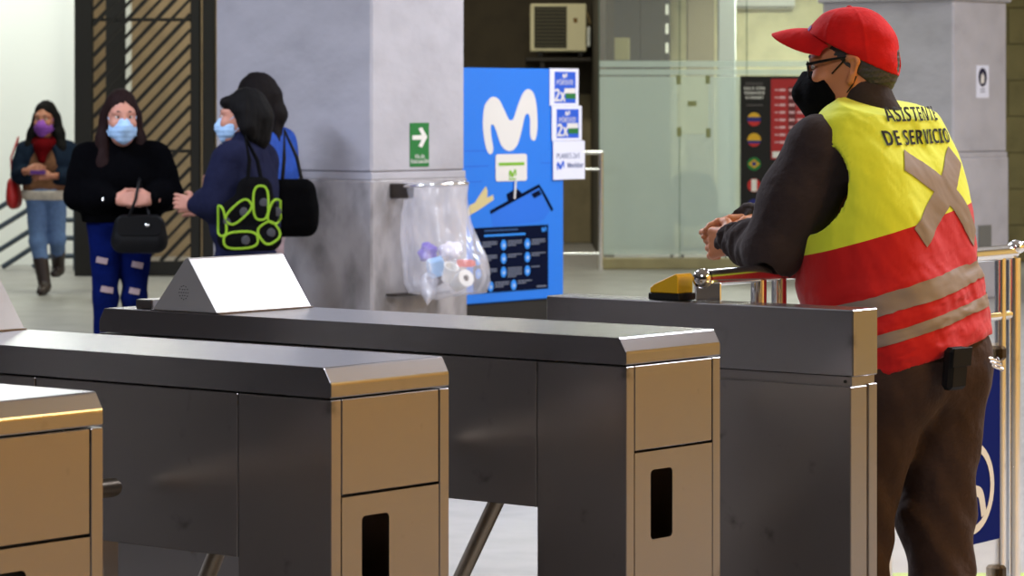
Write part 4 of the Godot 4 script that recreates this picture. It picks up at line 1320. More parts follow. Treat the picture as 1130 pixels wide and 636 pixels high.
func face_blob(w := 1.0, nose := 1.0) -> Blob:
	# head frame: origin between the ears, -z forward
	var b := Blob.new()
	b.egg(Vector3(0, 0.042, 0.012), Vector3(0.076 * w, 0.100, 0.097), 0.03)
	b.egg(Vector3(0, -0.020, -0.036), Vector3(0.065 * w, 0.092, 0.072), 0.03)
	b.egg(Vector3(0, -0.086, -0.050), Vector3(0.046 * w, 0.040, 0.050), 0.04)
	b.egg(Vector3(0, 0.034, -0.085), Vector3(0.055 * w, 0.016, 0.024), 0.02)
	for s in [-1.0, 1.0]:
		b.egg(Vector3(0.040 * w * s, -0.022, -0.078), Vector3(0.026, 0.024, 0.026), 0.02)
		b.cone(Vector3(0.080 * w * s, 0.026, 0.004), Vector3(0.088 * w * s, 0.018, 0.022), 0.010, 0.011, 0.008)
		b.cone(Vector3(0.086 * w * s, 0.012, 0.020), Vector3(0.078 * w * s, -0.030, 0.002), 0.010, 0.009, 0.008)
	b.cone(Vector3(0, 0.014, -0.106), Vector3(0, -0.026, -0.124 * nose), 0.009, 0.014, 0.014)
	b.cone(Vector3(-0.014, -0.030, -0.110), Vector3(0.014, -0.030, -0.110), 0.010, 0.010, 0.010)
	b.cone(Vector3(-0.018, -0.064, -0.100), Vector3(0.018, -0.064, -0.100), 0.009, 0.009, 0.012)
	b.cone(Vector3(-0.014, -0.076, -0.098), Vector3(0.014, -0.076, -0.098), 0.009, 0.009, 0.010)
	return b

func eyes(o: Node, head: Transform3D, w := 1.0) -> void:
	for s in [-1.0, 1.0]:
		var e := obj("eye", Geo.new().ball(head * Vector3(0.031 * w * s, 0.012, -0.094), Vector3(0.0135, 0.0085, 0.010), 14, head.basis), mk("eye_white", Color(0.75, 0.72, 0.68), 0.3), o)
		obj("iris", Geo.new().ball(head * Vector3(0.031 * w * s, 0.012, -0.1005), Vector3(0.0062, 0.0066, 0.0045), 12, head.basis), mk("iris_dark", Color(0.06, 0.035, 0.025), 0.2), e)
		var br := obj("eyebrow", Geo.new().tube([head * Vector3(0.012 * s, 0.034, -0.108), head * Vector3(0.032 * w * s, 0.040, -0.104), head * Vector3(0.052 * w * s, 0.033, -0.088)], [0.0035, 0.0045, 0.002], 8), mk("hair_dark", Color(0.03, 0.022, 0.02), 0.6), o)
		br.set_meta("label", "dark eyebrow")

func mask_on(o: Node, head: Transform3D, m: Material, w := 1.0) -> void:
	var b := Blob.new()
	b.egg(Vector3(0, -0.050, -0.048), Vector3(0.070 * w, 0.066, 0.074), 0.02)
	b.cone(Vector3(0, -0.004, -0.106), Vector3(0, -0.034, -0.116), 0.016, 0.026, 0.03)
	b.cone(Vector3(0, -0.05, -0.112), Vector3(0, -0.095, -0.090), 0.022, 0.025, 0.03)
	b.cut(Vector3(0, 0, 1), Vector3(0, 0, -0.028))
	b.cut(Vector3(0, 1, 0.12), Vector3(0, 0.010, -0.11))
	b.wave = func(p: Vector3) -> float: return 0.0007 * sin(p.y * 260.0)
	var g := Geo.new()
	b.mesh_into(g, 0.005, head)
	var k := obj("face_mask", g, m, o)
	for s in [-1.0, 1.0]:
		obj("ear_loop", Geo.new().tube([head * Vector3(0.062 * w * s, -0.004, -0.05), head * Vector3(0.079 * w * s, 0.03, 0.0), head * Vector3(0.082 * w * s, 0.022, 0.022), head * Vector3(0.079 * w * s, -0.03, 0.012), head * Vector3(0.066 * w * s, -0.08, -0.045)], 0.0022, 6), m, k)

# a strip of cloth lying on a blob, along points near its surface
func strip_on(b: Blob, pts: Array, width: float, lift: float, per := 8, cols := 6, square := true) -> Geo:
	var c := Curve3D.new()
	for i in pts.size():
		var tg: Vector3 = (pts[mini(i + 1, pts.size() - 1)] - pts[maxi(i - 1, 0)]) / 6.0
		c.add_point(pts[i], -tg, tg)
	var rows := []
	var m := (pts.size() - 1) * per
	for i in m + 1:
		var p := c.sample(int(i / per) if i < m else pts.size() - 2, float(i % per) / per if i < m else 1.0)
		var p2 := c.sample(int(mini(i + 1, m - 1) / per), float(mini(i + 1, m - 1) % per) / per + (0.0 if i + 1 < m else 1.0 / per))
		if i == m: p2 = p + (p - rows[-1][cols / 2])
		var n := b.grad(p)
		var side := n.cross(p2 - p).normalized()
		var row := []
		for j in cols + 1:
			var x := p + side * width * (float(j) / cols - 0.5)
			for it in 4: x -= b.grad(x) * b.dist(x)
			row.append(x + b.grad(x) * lift)
		rows.append(row)
	# make the sheet face outwards
	var mid: Vector3 = rows[m / 2][cols / 2]
	var nn: Vector3 = (rows[m / 2][cols / 2 + 1] - mid).cross(rows[m / 2 + 1][cols / 2] - mid)
	if nn.dot(b.grad(mid)) < 0.0:
		for r in rows: r.reverse()
	return Geo.new().sheet(rows)

func build_people() -> void:
	build_attendant()
	build_travellers()

# ---------------------------------------------------------------- the attendant at the rail
func build_attendant() -> void:
	var o := thing("person", "person in red cap and yellow-red vest leaning on the steel rail", "person", P(1.02, 0, 8.0), TURN)
	var skin := mk("skin_tan", Color(0.79, 0.50, 0.33), 0.55)
	skin.subsurf_scatter_enabled = true
	skin.subsurf_scatter_strength = 0.08
	var knit := cloth("sweater_dark", Color(0.215, 0.17, 0.165), 0.95)
	var twill := cloth("trousers_brown", Color(0.24, 0.165, 0.13), 0.9)
	var red := cloth("cap_red", Color(0.84, 0.05, 0.05), 0.85)
	var head := Transform3D(Basis(Vector3.UP, 0.39) * Basis(Vector3.RIGHT, -0.08), q(0.0, 1.583, 0.195))
	# joints
	var l_sh := q(-0.195, 1.375, 0.165); var l_el := q(-0.262, 1.135, 0.262); var l_wr := q(-0.085, 1.142, 0.500)
	var r_sh := q(0.195, 1.375, 0.165); var r_el := q(0.272, 1.145, 0.300); var r_wr := q(0.070, 1.185, 0.530)
	# --- skin: one body with finer head and hands
	var g := Geo.new()
	var body := Blob.new()
	body.cone(q(-0.07, 0.92, 0.06), q(0.07, 0.92, 0.06), 0.13, 0.13, 0.08)
	body.cone(q(0, 1.0, 0.08), q(0, 1.28, 0.12), 0.14, 0.13, 0.08)
	body.cone(q(-0.13, 1.36, 0.14), q(0.13, 1.36, 0.14), 0.07, 0.07, 0.06)
	body.cone(q(0, 1.38, 0.14), q(0, 1.50, 0.165), 0.060, 0.056, 0.04)
	body.chain([l_sh, l_el, l_wr], [0.05, 0.042, 0.028], 0.03)
	body.chain([r_sh, r_el, r_wr], [0.05, 0.042, 0.028], 0.03)
	body.chain([q(-0.09, 0.86, 0.03), q(-0.12, 0.46, 0.13), q(-0.12, 0.08, 0.08)], [0.08, 0.055, 0.04], 0.04)
	body.chain([q(0.09, 0.86, 0.0), q(0.10, 0.46, 0.02), q(0.10, 0.08, -0.05)], [0.08, 0.055, 0.04], 0.04)
	body.hole(q(-0.592, 1.075, 0.24), q(0.685, 1.0775, 0.30), 0.034, 0.034)
	body.mesh_into(g, 0.014)
	var fb := face_blob(1.0)
	fb.egg(Vector3(0, -0.075, -0.015), Vector3(0.060, 0.050, 0.065), 0.03)
	fb.cone(Vector3(0, -0.05, 0.02), Vector3(0, -0.16, 0.045), 0.058, 0.060, 0.04)
	fb.hole(Vector3(-0.099, 0.014, 0.012), Vector3(-0.095, -0.008, 0.010), 0.011, 0.008)
	fb.mesh_into(g, 0.0042, head)
	hand_into(g, 0.0034, l_wr, q(0.18, -0.10, 0.95), q(0.95, -0.1, -0.2), q(0.0, 1.0, 0.1), [0.30, 0.62, 0.80, 0.95])
	hand_into(g, 0.0034, r_wr, q(-0.55, -0.04, 0.55), q(-0.35, -0.85, -0.2), q(-0.3, 0.1, -0.9), [0.35, 0.45, 0.5, 0.6])
	var bod := obj("body", g, skin, o)
	bod.set_meta("label", "tanned skin of face and clasped hands")
	# eye line and glasses
	eyes(o, head)
	var black := mk("frame_black", Color(0.012, 0.012, 0.016), 0.35)
	var gl := Node3D.new()
	put_in(gl, "glasses", o)
	for s in [-1.0, 1.0]:
		var rim := []
		for p in round_rect(0.010, -0.012, 0.058, 0.026, 0.012, 4): rim.append(head * Vector3(p.x * s, p.y, -0.119 + absf(p.x) * 0.22))
		rim.append(rim[0])
		obj("rim", Geo.new().tube(rim, 0.0022, 8, false), black, gl)
		obj("temple", Geo.new().tube([head * Vector3(0.060 * s, 0.020, -0.107), head * Vector3(0.078 * s, 0.026, -0.05), head * Vector3(0.083 * s, 0.030, 0.0), head * Vector3(0.081 * s, 0.012, 0.022)], [0.0042, 0.0036, 0.003, 0.002], 8), black, gl)
		var lens := Geo.new()
		var lp := []
		for p in round_rect(0.011, -0.011, 0.057, 0.025, 0.011, 4): lp.append(head * Vector3(p.x * s, p.y, -0.119 + absf(p.x) * 0.22))
		for i in range(1, lp.size() - 1): lens.tri(lp[0], lp[i], lp[i + 1])
		obj("spectacle_lens", lens, see_through("lens_glass", Color(0.9, 0.95, 1.0), 0.1, 0.05), gl)
	# black mask
	var mk_ := Blob.new()
	mk_.egg(Vector3(0, -0.058, -0.050), Vector3(0.076, 0.088, 0.094), 0.02)
	mk_.cone(Vector3(0, 0.000, -0.112), Vector3(0, -0.045, -0.142), 0.014, 0.018, 0.03)
	mk_.cone(Vector3(0, -0.06, -0.136), Vector3(0, -0.122, -0.090), 0.018, 0.024, 0.03)
	mk_.cut(Vector3(0, 1, 0.1), Vector3(0, 0.004, -0.12))
	mk_.cut(Vector3(0, 0.60, 1), Vector3(0, -0.075, -0.034))
	mk_.cut(Vector3(0, -0.1, 1), Vector3(0, -0.02, -0.036))
	mk_.cut(Vector3(0, -1, 0.25), Vector3(0, -0.138, -0.06))
	var mg := Geo.new()
	mk_.mesh_into(mg, 0.0045, head)
	var mbl := cloth("mask_black", Color(0.04, 0.04, 0.045), 0.9)
	mbl.rim_enabled = false
	mbl.metallic_specular = 0.2
	var msk := obj("face_mask", mg, mbl, o)
	for s in [-1.0, 1.0]:
		obj("ear_loop", Geo.new().tube([head * Vector3(0.070 * s, -0.008, -0.044), head * Vector3(0.079 * s, 0.028, -0.002), head * Vector3(0.083 * s, 0.030, 0.020)], 0.0020, 6), black, msk)
		obj("ear_loop", Geo.new().tube([head * Vector3(0.066 * s, -0.068, -0.018), head * Vector3(0.078 * s, -0.040, 0.008), head * Vector3(0.081 * s, -0.022, 0.018)], 0.0020, 6), black, msk)
	# grey hair under the cap
	var hr := Blob.new()
	hr.egg(Vector3(0, 0.038, 0.016), Vector3(0.080, 0.104, 0.101), 0.02)
	hr.egg(Vector3(0, -0.015, 0.050), Vector3(0.066, 0.062, 0.055), 0.03)
	hr.cut(Vector3(0, 0.0, -1), Vector3(0, 0, -0.058))
	hr.cut(Vector3(0, -1, -0.9), Vector3(0, 0.020, -0.02))
	hr.wave = func(p: Vector3) -> float: return 0.0022 * sin(p.y * 420.0 + 3.0 * sin(p.z * 160.0)) * sin(p.z * 300.0)
	var hg := Geo.new()
	hr.mesh_into(hg, 0.005, head)
	var hairm := mk("hair_grey", Color(0.23, 0.21, 0.20), 0.7)
	obj("hair", hg, hairm, o)
	# cap
	var cap := Node3D.new()
	put_in(cap, "cap", o)
	cap.set_meta("label", "red baseball cap with purple emblem")
	var cr := Blob.new()
	cr.egg(Vector3(0, 0.056, 0.004), Vector3(0.088, 0.098, 0.107), 0.02)
	cr.egg(Vector3(0, 0.080, -0.018), Vector3(0.083, 0.070, 0.096), 0.03)
	cr.egg(Vector3(0, 0.002, 0.050), Vector3(0.077, 0.086, 0.067), 0.03)
	cr.cut(Vector3(0, -0.858, -0.513), Vector3(0, 0.070, -0.052))
	cr.hole(Vector3(0, 0.002, 0.118), Vector3(0, 0.016, 0.130), 0.024, 0.026)
	cr.wave = func(p: Vector3) -> float:
		var a := atan2(p.x, -p.z)
		return -0.0012 * exp(-pow(sin(a * 3.0) * 6.0, 2.0)) + 0.0012 * sin(p.y * 90.0 + p.z * 40.0)
	var cg := Geo.new()
	cr.mesh_into(cg, 0.0045, head)
	obj("crown", cg, red, cap)
	obj("button", Geo.new().ball(head * Vector3(0, 0.157, 0.000), Vector3(0.008, 0.005, 0.008), 12), red, cap)
	var top := []
	var bot := []
	for i in 9:
		var f := i / 8.0
		var rt := []; var rb := []
		for j in 25:
			var a := (j / 12.0 - 1.0)
			var x := 0.080 * sin(a * 1.25)
			var z0 := -0.098 * cos(a * 1.1) - 0.002
			var reach := 0.104 * pow(maxf(0.0, 1.0 - pow(absf(a), 3.2) * 0.94), 0.5)
			var z := z0 - reach * f
			var y := 0.112 - 0.050 * a * a - 0.004 * f - 0.016 * f * a * a + 0.006 * sin(f * PI)
			rt.append(head * Vector3(x, y, z)); rb.append(head * Vector3(x, y - 0.004, z))
		top.append(rt); rb.reverse(); bot.append(rb)
	var rimg := Geo.new()
	rimg.sheet(top)
	rimg.sheet(bot)
	for j in 24:
		rimg.quad(bot[8][24 - j], bot[8][23 - j], top[8][j + 1], top[8][j])
	obj("brim", rimg, red, cap)
	var at_emb := cr.hit(Vector3(-0.06, 0.13, -0.30), Vector3(-0.02, 0.10, 0.0))
	var emb := obj("cap_emblem", Geo.new().ball(head * at_emb, Vector3(0.013, 0.010, 0.0022), 12, head.basis * Basis.looking_at(-cr.grad(at_emb))), mk("emblem_purple", Color(0.42, 0.10, 0.50), 0.6), cap)
	emb.set_meta("label", "small purple emblem")
	# --- sweater: sleeves and collar
	var sl := Blob.new()
	for a in [[l_sh, l_el, l_wr], [r_sh, r_el, r_wr]]:
		var mid: Vector3 = (a[0] as Vector3).lerp(a[1], 0.5) + q(0, 0, 0.0)
		sl.chain([a[0], mid, a[1]], [0.094, 0.088, 0.074], 0.05)
		var fm: Vector3 = (a[1] as Vector3).lerp(a[2], 0.45)
		sl.chain([a[1], fm, (a[1] as Vector3).lerp(a[2], 1.10)], [0.072, 0.061, 0.043], 0.04)
	sl.cone(q(-0.14, 1.36, 0.13), q(0.14, 1.36, 0.13), 0.075, 0.075, 0.05)
	sl.cone(q(0, 1.40, 0.12), q(0, 1.50, 0.158), 0.085, 0.072, 0.05)
	var fold := FastNoiseLite.new()
	fold.seed = 3
	fold.frequency = 7.0
	sl.wave = func(p: Vector3) -> float:
		var d := fold.get_noise_3dv(p) * 0.006
		for a in [[l_el, l_wr], [r_el, r_wr]]:
			var ax: Vector3 = (a[1] - a[0]).normalized()
			var s: float = (p - a[0]).dot(ax)
			var off: float = (p - a[0] - ax * s).length()
			if off < 0.11 and s > 0.02:
				d += 0.0035 * sin(s * 190.0 + 9.0 * fold.get_noise_3dv(p * 0.8)) * smoothstep(0.05, 0.26, s)
				d += 0.004 * sin(s * 75.0 + p.y * 60.0) * smoothstep(0.0, 0.1, s)
		return d
	sl.hole(q(-0.592, 1.075, 0.24), q(0.685, 1.0775, 0.30), 0.028, 0.028)
	part("sweater", sl, 0.0075, knit, o)
	var co := Blob.new()
	co.chain([q(0, 1.455, 0.128), q(0, 1.500, 0.148), q(0, 1.545, 0.160)], [0.083, 0.079, 0.076], 0.02)
	co.cut(Vector3(0, 1, 0.42), q(0, 1.508, 0.20))
	co.wave = func(p: Vector3) -> float: return 0.0015 * sin(atan2(p.x, p.z) * 60.0)
	part("collar", co, 0.006, knit, o)
	# --- vest
	var ve := Blob.new()
	ve.cone(q(-0.062, 0.90, 0.048), q(0.062, 0.90, 0.048), 0.186, 0.186, 0.08)
	ve.cone(q(-0.075, 1.06, 0.095), q(0.075, 1.06, 0.095), 0.190, 0.190, 0.10)
	ve.cone(q(-0.10, 1.24, 0.115), q(0.10, 1.24, 0.115), 0.172, 0.172, 0.10)
	ve.cone(q(-0.13, 1.355, 0.13), q(0.13, 1.355, 0.13), 0.125, 0.125, 0.08)
	ve.cone(q(-0.17, 1.390, 0.140), q(0, 1.450, 0.118), 0.070, 0.090, 0.06)
	ve.cone(q(0.17, 1.400, 0.140), q(0, 1.450, 0.118), 0.070, 0.090, 0.06)
	ve.cone(q(-0.09, 1.430, 0.105), q(0.09, 1.430, 0.105), 0.082, 0.082, 0.06)
	var drape := func(p: Vector3) -> float: return p.y - 0.285 * (0.6266 * p.x + 0.7793 * p.z)
	ve.cuts.append([Vector3(0.285 * 0.6266, -1, 0.285 * 0.7793), -0.862])
	ve.hole(q(-0.42, 1.28, 0.19), q(-0.195, 1.30, 0.165), 0.135, 0.118)
	ve.hole(q(0.42, 1.28, 0.19), q(0.195, 1.30, 0.165), 0.135, 0.118)
	ve.cut(Vector3(0, 1, 0.30), q(0, 1.497, 0.13))
	ve.hole(q(-0.592, 1.075, 0.24), q(0.685, 1.0775, 0.30), 0.029, 0.029)
	ve.wave = func(p: Vector3) -> float:
		var hh: float = drape.call(p)
		var low := smoothstep(1.20, 0.95, hh)
		var d := 0.014 * low * fold.get_noise_3d(p.x * 0.5, hh * 1.6, p.z * 0.5)
		d += 0.0085 * fold.get_noise_3d((p.x + p.y * 0.6) * 0.9, p.y * 0.35, p.z * 0.9)
		return d
	# the two cloths of the vest meet along one seam
	var two := Image.create(4, 64, false, Image.FORMAT_RGB8)
	two.fill(Color(0.85, 0.89, 0.20))
	two.fill_rect(Rect2i(0, 32, 4, 32), Color(0.74, 0.035, 0.035))
	var vest_m := cloth("vest_cloth", Color.WHITE, 0.75)
	vest_m.uv1_triplanar = false
	vest_m.uv1_scale = Vector3.ONE
	vest_m.albedo_texture = ImageTexture.create_from_image(two)
	vest_m.texture_filter = BaseMaterial3D.TEXTURE_FILTER_NEAREST
	vest_m.texture_repeat = false
	vest_m.normal_enabled = false
	ve.uv = func(p: Vector3) -> Vector2: return Vector2(0.5, clampf(0.5 - (drape.call(p) - 1.204) * 0.8, 0.0, 1.0))
	var vest := part("vest", ve, 0.0075, vest_m, o)
	vest.set_meta("label", "yellow over red safety vest with grey tape cross")
	var tape := mk("tape_grey", Color(0.52, 0.455, 0.405), 0.6)
	var lay := Blob.new()
	lay.prims = ve.prims
	lay.wave = ve.wave
	lay.waved = true
	if DEBUG_PX:
		for px in DEBUG_PX:
			var dirw := Vector3((px[0] - 565.0) / 3533.0, -(px[1] - 112.15) / 3533.0, -1.0).normalized()
			var inv := o.transform.affine_inverse()
			var a: Vector3 = inv * Vector3(0, EYE, 0)
			var d: Vector3 = inv.basis * dirw
			var hit := lay.hit(a + d * 7.2, a + d * 9.0)
			print(px, " r,h,f ", snappedf(hit.x, 0.001), " ", snappedf(hit.y, 0.001), " ", snappedf(-hit.z, 0.001), " phi ", snappedf(atan2(hit.x, hit.z + 0.11), 0.001), " drape ", snappedf(drape.call(hit), 0.001), " d ", snappedf(lay.dist(hit), 0.001))
	# waist bands run round the body at one drape height
	for band in [[1.037, 0.052], [0.952, 0.030]]:
		var pts := []
		for i in 41:
			var a := lerpf(-2.3, 2.0, i / 40.0)
			var h: float = band[0]
			var p := Vector3.ZERO
			for it in 3:
				p = lay.hit(Vector3(sin(a) * 0.6, h, cos(a) * 0.6 - 0.09), Vector3(0, h, -0.09))
				h = band[0] + 0.285 * (0.6266 * p.x + 0.7793 * p.z)
			pts.append(Vector3(p.x, h, p.z))
		var bo := obj("reflective_band", strip_on(lay, pts, band[1], 0.0025, 2, 6), tape, vest)
		bo.set_meta("label", "grey reflective band round the vest")
	for c in CROSS:
		var pts := []
		for p in c: pts.append(Vector3(p[0], p[1], -p[2]))
		obj("tape_strip", strip_on(lay, pts, 0.062, 0.0025, 10, 8), tape, vest)
	# lettering bent round the back
	for ln in LINES:
		var lg := Geo.new()
		var src := Geo.new()
		src.add(text_arrays(ln[0], 0.05, true, "Droid Sans", 0.0))
		bend_letters(src, lg, lay, ln[1], ln[2], ln[3], ln[4], ln[5])
		obj("lettering", lg, mk("print_black", Color(0.03, 0.03, 0.03), 0.8), vest)
	# --- trousers, shoes
	var tr := Blob.new()
	tr.cone(q(-0.075, 0.85, 0.025), q(0.080, 0.85, 0.018), 0.152, 0.155, 0.06)
	tr.cone(q(-0.07, 0.96, 0.055), q(0.07, 0.96, 0.055), 0.132, 0.132, 0.06)
	tr.chain([q(-0.09, 0.80, 0.04), q(-0.115, 0.46, 0.125), q(-0.12, 0.07, 0.09)], [0.115, 0.088, 0.078], 0.05)
	tr.chain([q(0.095, 0.80, 0.0), q(0.10, 0.46, 0.02), q(0.10, 0.07, -0.035)], [0.122, 0.090, 0.080], 0.05)
	tr.cut(Vector3(0, 1, 0), q(0, 1.0, 0))
	tr.wave = func(p: Vector3) -> float: return 0.011 * fold.get_noise_3d(p.x * 0.7 + p.y * 0.3, p.y * 0.5, p.z * 0.7) + 0.004 * sin(p.y * 40.0 + p.x * 55.0 + p.z * 30.0) * smoothstep(0.75, 0.45, p.y)
	part("trousers", tr, 0.009, twill, o)
	for s in [[-0.12, 0.10], [0.10, -0.035]]:
		var shb := Blob.new()
		shb.chain([q(s[0], 0.055, s[1] - 0.05), q(s[0], 0.05, s[1] + 0.06), q(s[0] + 0.01, 0.035, s[1] + 0.17)], [0.05, 0.046, 0.034], 0.03)
		shb.cut(Vector3(0, -1, 0), Vector3(0, 0.001, 0))
		part("shoe", shb, 0.009, mk("shoe_black", Color(0.02, 0.02, 0.02), 0.4), o)
	# pouch on the belt
	var hang := Transform3D(Basis(Vector3.UP, -0.12) * Basis(Vector3.RIGHT, 0.10), q(-0.092, 0.795, -0.150))
	var leather := mk("leather_black", Color(0.055, 0.048, 0.046), 0.6)
	leather.metallic_specular = 0.3
	var pouch := obj("belt_pouch", Geo.new().box(Vector3(-0.036, 0, -0.016), Vector3(0.036, 0.105, 0.018), 0.010, hang), leather, o)
	obj("pouch_flap", Geo.new().box(Vector3(-0.037, 0.06, 0.018), Vector3(0.037, 0.107, 0.022), 0.002, hang), leather, pouch)
	pouch.set_meta("label", "black leather belt pouch")
	var ks := Geo.new()
	for i in 3: ks.tube([q(0.085 + 0.008 * i, 0.860 - 0.010 * i, -0.150), q(0.105 + 0.008 * i, 0.850 - 0.010 * i, -0.165), q(0.12, 0.858 - 0.008 * i, -0.150)], 0.004, 8)
	obj("key_chain", ks, steel("rail_chrome", Color.WHITE, 0.16), o)

# lays flat letters on the back of a blob; corners are cut fine enough to follow the curve
func bend_letters(src: Geo, out: Geo, b: Blob, x0: float, x1: float, h0: float, h1: float, tall: float) -> void:
	var lo := Vector2(1e6, 1e6); var hi := -lo
	for p in src.v:
		lo = lo.min(Vector2(p.x, p.y)); hi = hi.max(Vector2(p.x, p.y))
	var tris := []
	for i in range(0, src.idx.size(), 3):
		var a := src.v[src.idx[i]]; var c := src.v[src.idx[i + 1]]; var d := src.v[src.idx[i + 2]]
		if src.n[src.idx[i]].z < 0.5: continue
		tris.append([Vector2(a.x, a.y), Vector2(c.x, c.y), Vector2(d.x, d.y)])
	var step := 0.012
	var done := []
	while tris:
		var t: Array = tris.pop_back()
		var e := [t[0].distance_to(t[1]), t[1].distance_to(t[2]), t[2].distance_to(t[0])]
		var k := 0
		for i in 3: if e[i] > e[k]: k = i
		if e[k] > step:
			var m: Vector2 = (t[k] + t[(k + 1) % 3]) * 0.5
			tris.append([t[k], m, t[(k + 2) % 3]])
			tris.append([m, t[(k + 1) % 3], t[(k + 2) % 3]])
		else: done.append(t)
	var cache := {}
	for t in done:
		for p in t:
			var key := Vector2i(roundi(p.x * 20000.0), roundi(p.y * 20000.0))
			if not cache.has(key):
				var u: float = (p.x - lo.x) / (hi.x - lo.x)
				var w: float = (p.y - lo.y) / (hi.y - lo.y)
				var at := lerpf(x0, x1, u)
				var h: float = lerpf(h0, h1, u) + w * tall
				var x := b.hit(Vector3(at, h, 0.6), Vector3(at, h, -0.4))
				var n := b.grad(x)
				cache[key] = out.put(x + n * 0.0028, n)
			out.idx.append(cache[key])

# ---------------------------------------------------------------- travellers
# the skin figure of a traveller; d holds heights, joints and the head's turn. Returns [thing, head transform]
func figure(d: Dictionary) -> Array:
	var o := thing("person", d.label, "person", d.at, d.turn)
	var skin: StandardMaterial3D = d.skin
	var g := Geo.new()
	var b := Blob.new()
	var hip: float = d.hip; var sh: float = d.shoulder; var w: float = d.width
	b.cone(q(-0.06, hip + 0.02, 0), q(0.06, hip + 0.02, 0), 0.10, 0.10, 0.06)
	b.cone(q(0, hip + 0.12, 0), q(0, sh - 0.13, 0.01), 0.10, 0.105, 0.08)
	b.cone(q(-w * 0.7, sh - 0.02, 0), q(w * 0.7, sh - 0.02, 0), 0.05, 0.05, 0.05)
	var head := Transform3D(Basis(Vector3.UP, d.head_turn) * Basis(Vector3.RIGHT, d.get("nod", 0.0)) * Basis.from_scale(Vector3.ONE * d.head_size), d.head)
	b.cone(q(0, sh - 0.03, 0.0), (d.head as Vector3) + Vector3(0, -0.06, 0.02), 0.052, 0.048, 0.03)
	for a in d.arms: b.chain([a[0], a[1], a[2]], [0.042, 0.036, 0.025], 0.03)
	for l in d.legs: b.chain([l[0], l[1], l[2], l[2] + q(0, -0.04, 0.10)], [0.075, 0.048, 0.034, 0.025], 0.03)
	b.mesh_into(g, 0.015)
	face_blob(0.95).mesh_into(g, 0.007, head)
	for a in d.arms: hand_into(g, 0.0055, a[2], a[3], a[4], a[5], a[6])
	obj("body", g, skin, o)
	eyes(o, head, 0.95)
	return [o, head]

func jeans(o: Node, d: Dictionary, key: String, col: Color, hem := 0.06, loose := 1.0) -> MeshInstance3D:
	var b := Blob.new()
	var hip: float = d.hip
	b.cone(q(-0.065, hip + 0.02, 0), q(0.065, hip + 0.02, 0), 0.115, 0.115, 0.05)
	for l in d.legs: b.chain([l[0], l[1], l[2]], [0.092 * loose, 0.064 * loose, 0.050 * loose], 0.03)
	b.cut(Vector3(0, -1, 0), Vector3(0, hem, 0))
	var fn := FastNoiseLite.new()
	fn.seed = 8
	fn.frequency = 9.0
	b.wave = func(p: Vector3) -> float: return 0.006 * fn.get_noise_3d(p.x, p.y * 0.8, p.z)
	return part("jeans", b, 0.011, cloth(key, col, 0.9), o)

func shoes(o: Node, d: Dictionary, m: Material, shaft := 0.0) -> void:
	for l in d.legs:
		var b := Blob.new()
		var a: Vector3 = l[2]
		b.chain([Vector3(a.x, a.y - 0.03, a.z + 0.03), Vector3(a.x, a.y - 0.035, a.z - 0.05), Vector3(a.x, a.y - 0.045, a.z - 0.14)], [0.042, 0.038, 0.030], 0.03)
		if shaft > 0.0: b.chain([a, a.lerp(l[1], shaft)], [0.048, 0.060], 0.03)
		b.cut(Vector3(0, -1, 0), Vector3(0, maxf(0.001, a.y - 0.078), 0))
		part("boot" if shaft > 0.0 else "shoe", b, 0.010, m, o)

func hair_cap(head: Transform3D, extra: Blob, brow := 0.060) -> Geo:
	# a cap of hair open round the face, with longer hair added by the caller in the head's frame
	extra.egg(Vector3(0, 0.048, 0.018), Vector3(0.083, 0.105, 0.104), 0.03)
	extra.egg(Vector3(0, 0.0, 0.045), Vector3(0.080, 0.085, 0.070), 0.03)
	extra.hole(Vector3(0, brow - 0.075, -0.16), Vector3(0, brow - 0.070, -0.030), 0.090, 0.070)
	extra.hole(Vector3(0, brow - 0.16, -0.15), Vector3(0, brow - 0.16, -0.030), 0.084, 0.066)
	var fn := FastNoiseLite.new()
	fn.seed = 12
	fn.frequency = 14.0
	extra.wave = func(p: Vector3) -> float: return 0.0012 * sin(atan2(p.x, p.z) * 22.0 + 5.0 * fn.get_noise_3dv(p * 0.5)) + 0.004 * fn.get_noise_3d(p.x * 2.0, p.y * 0.4, p.z * 2.0)
	var g := Geo.new()
	extra.mesh_into(g, 0.009, head)
	return g

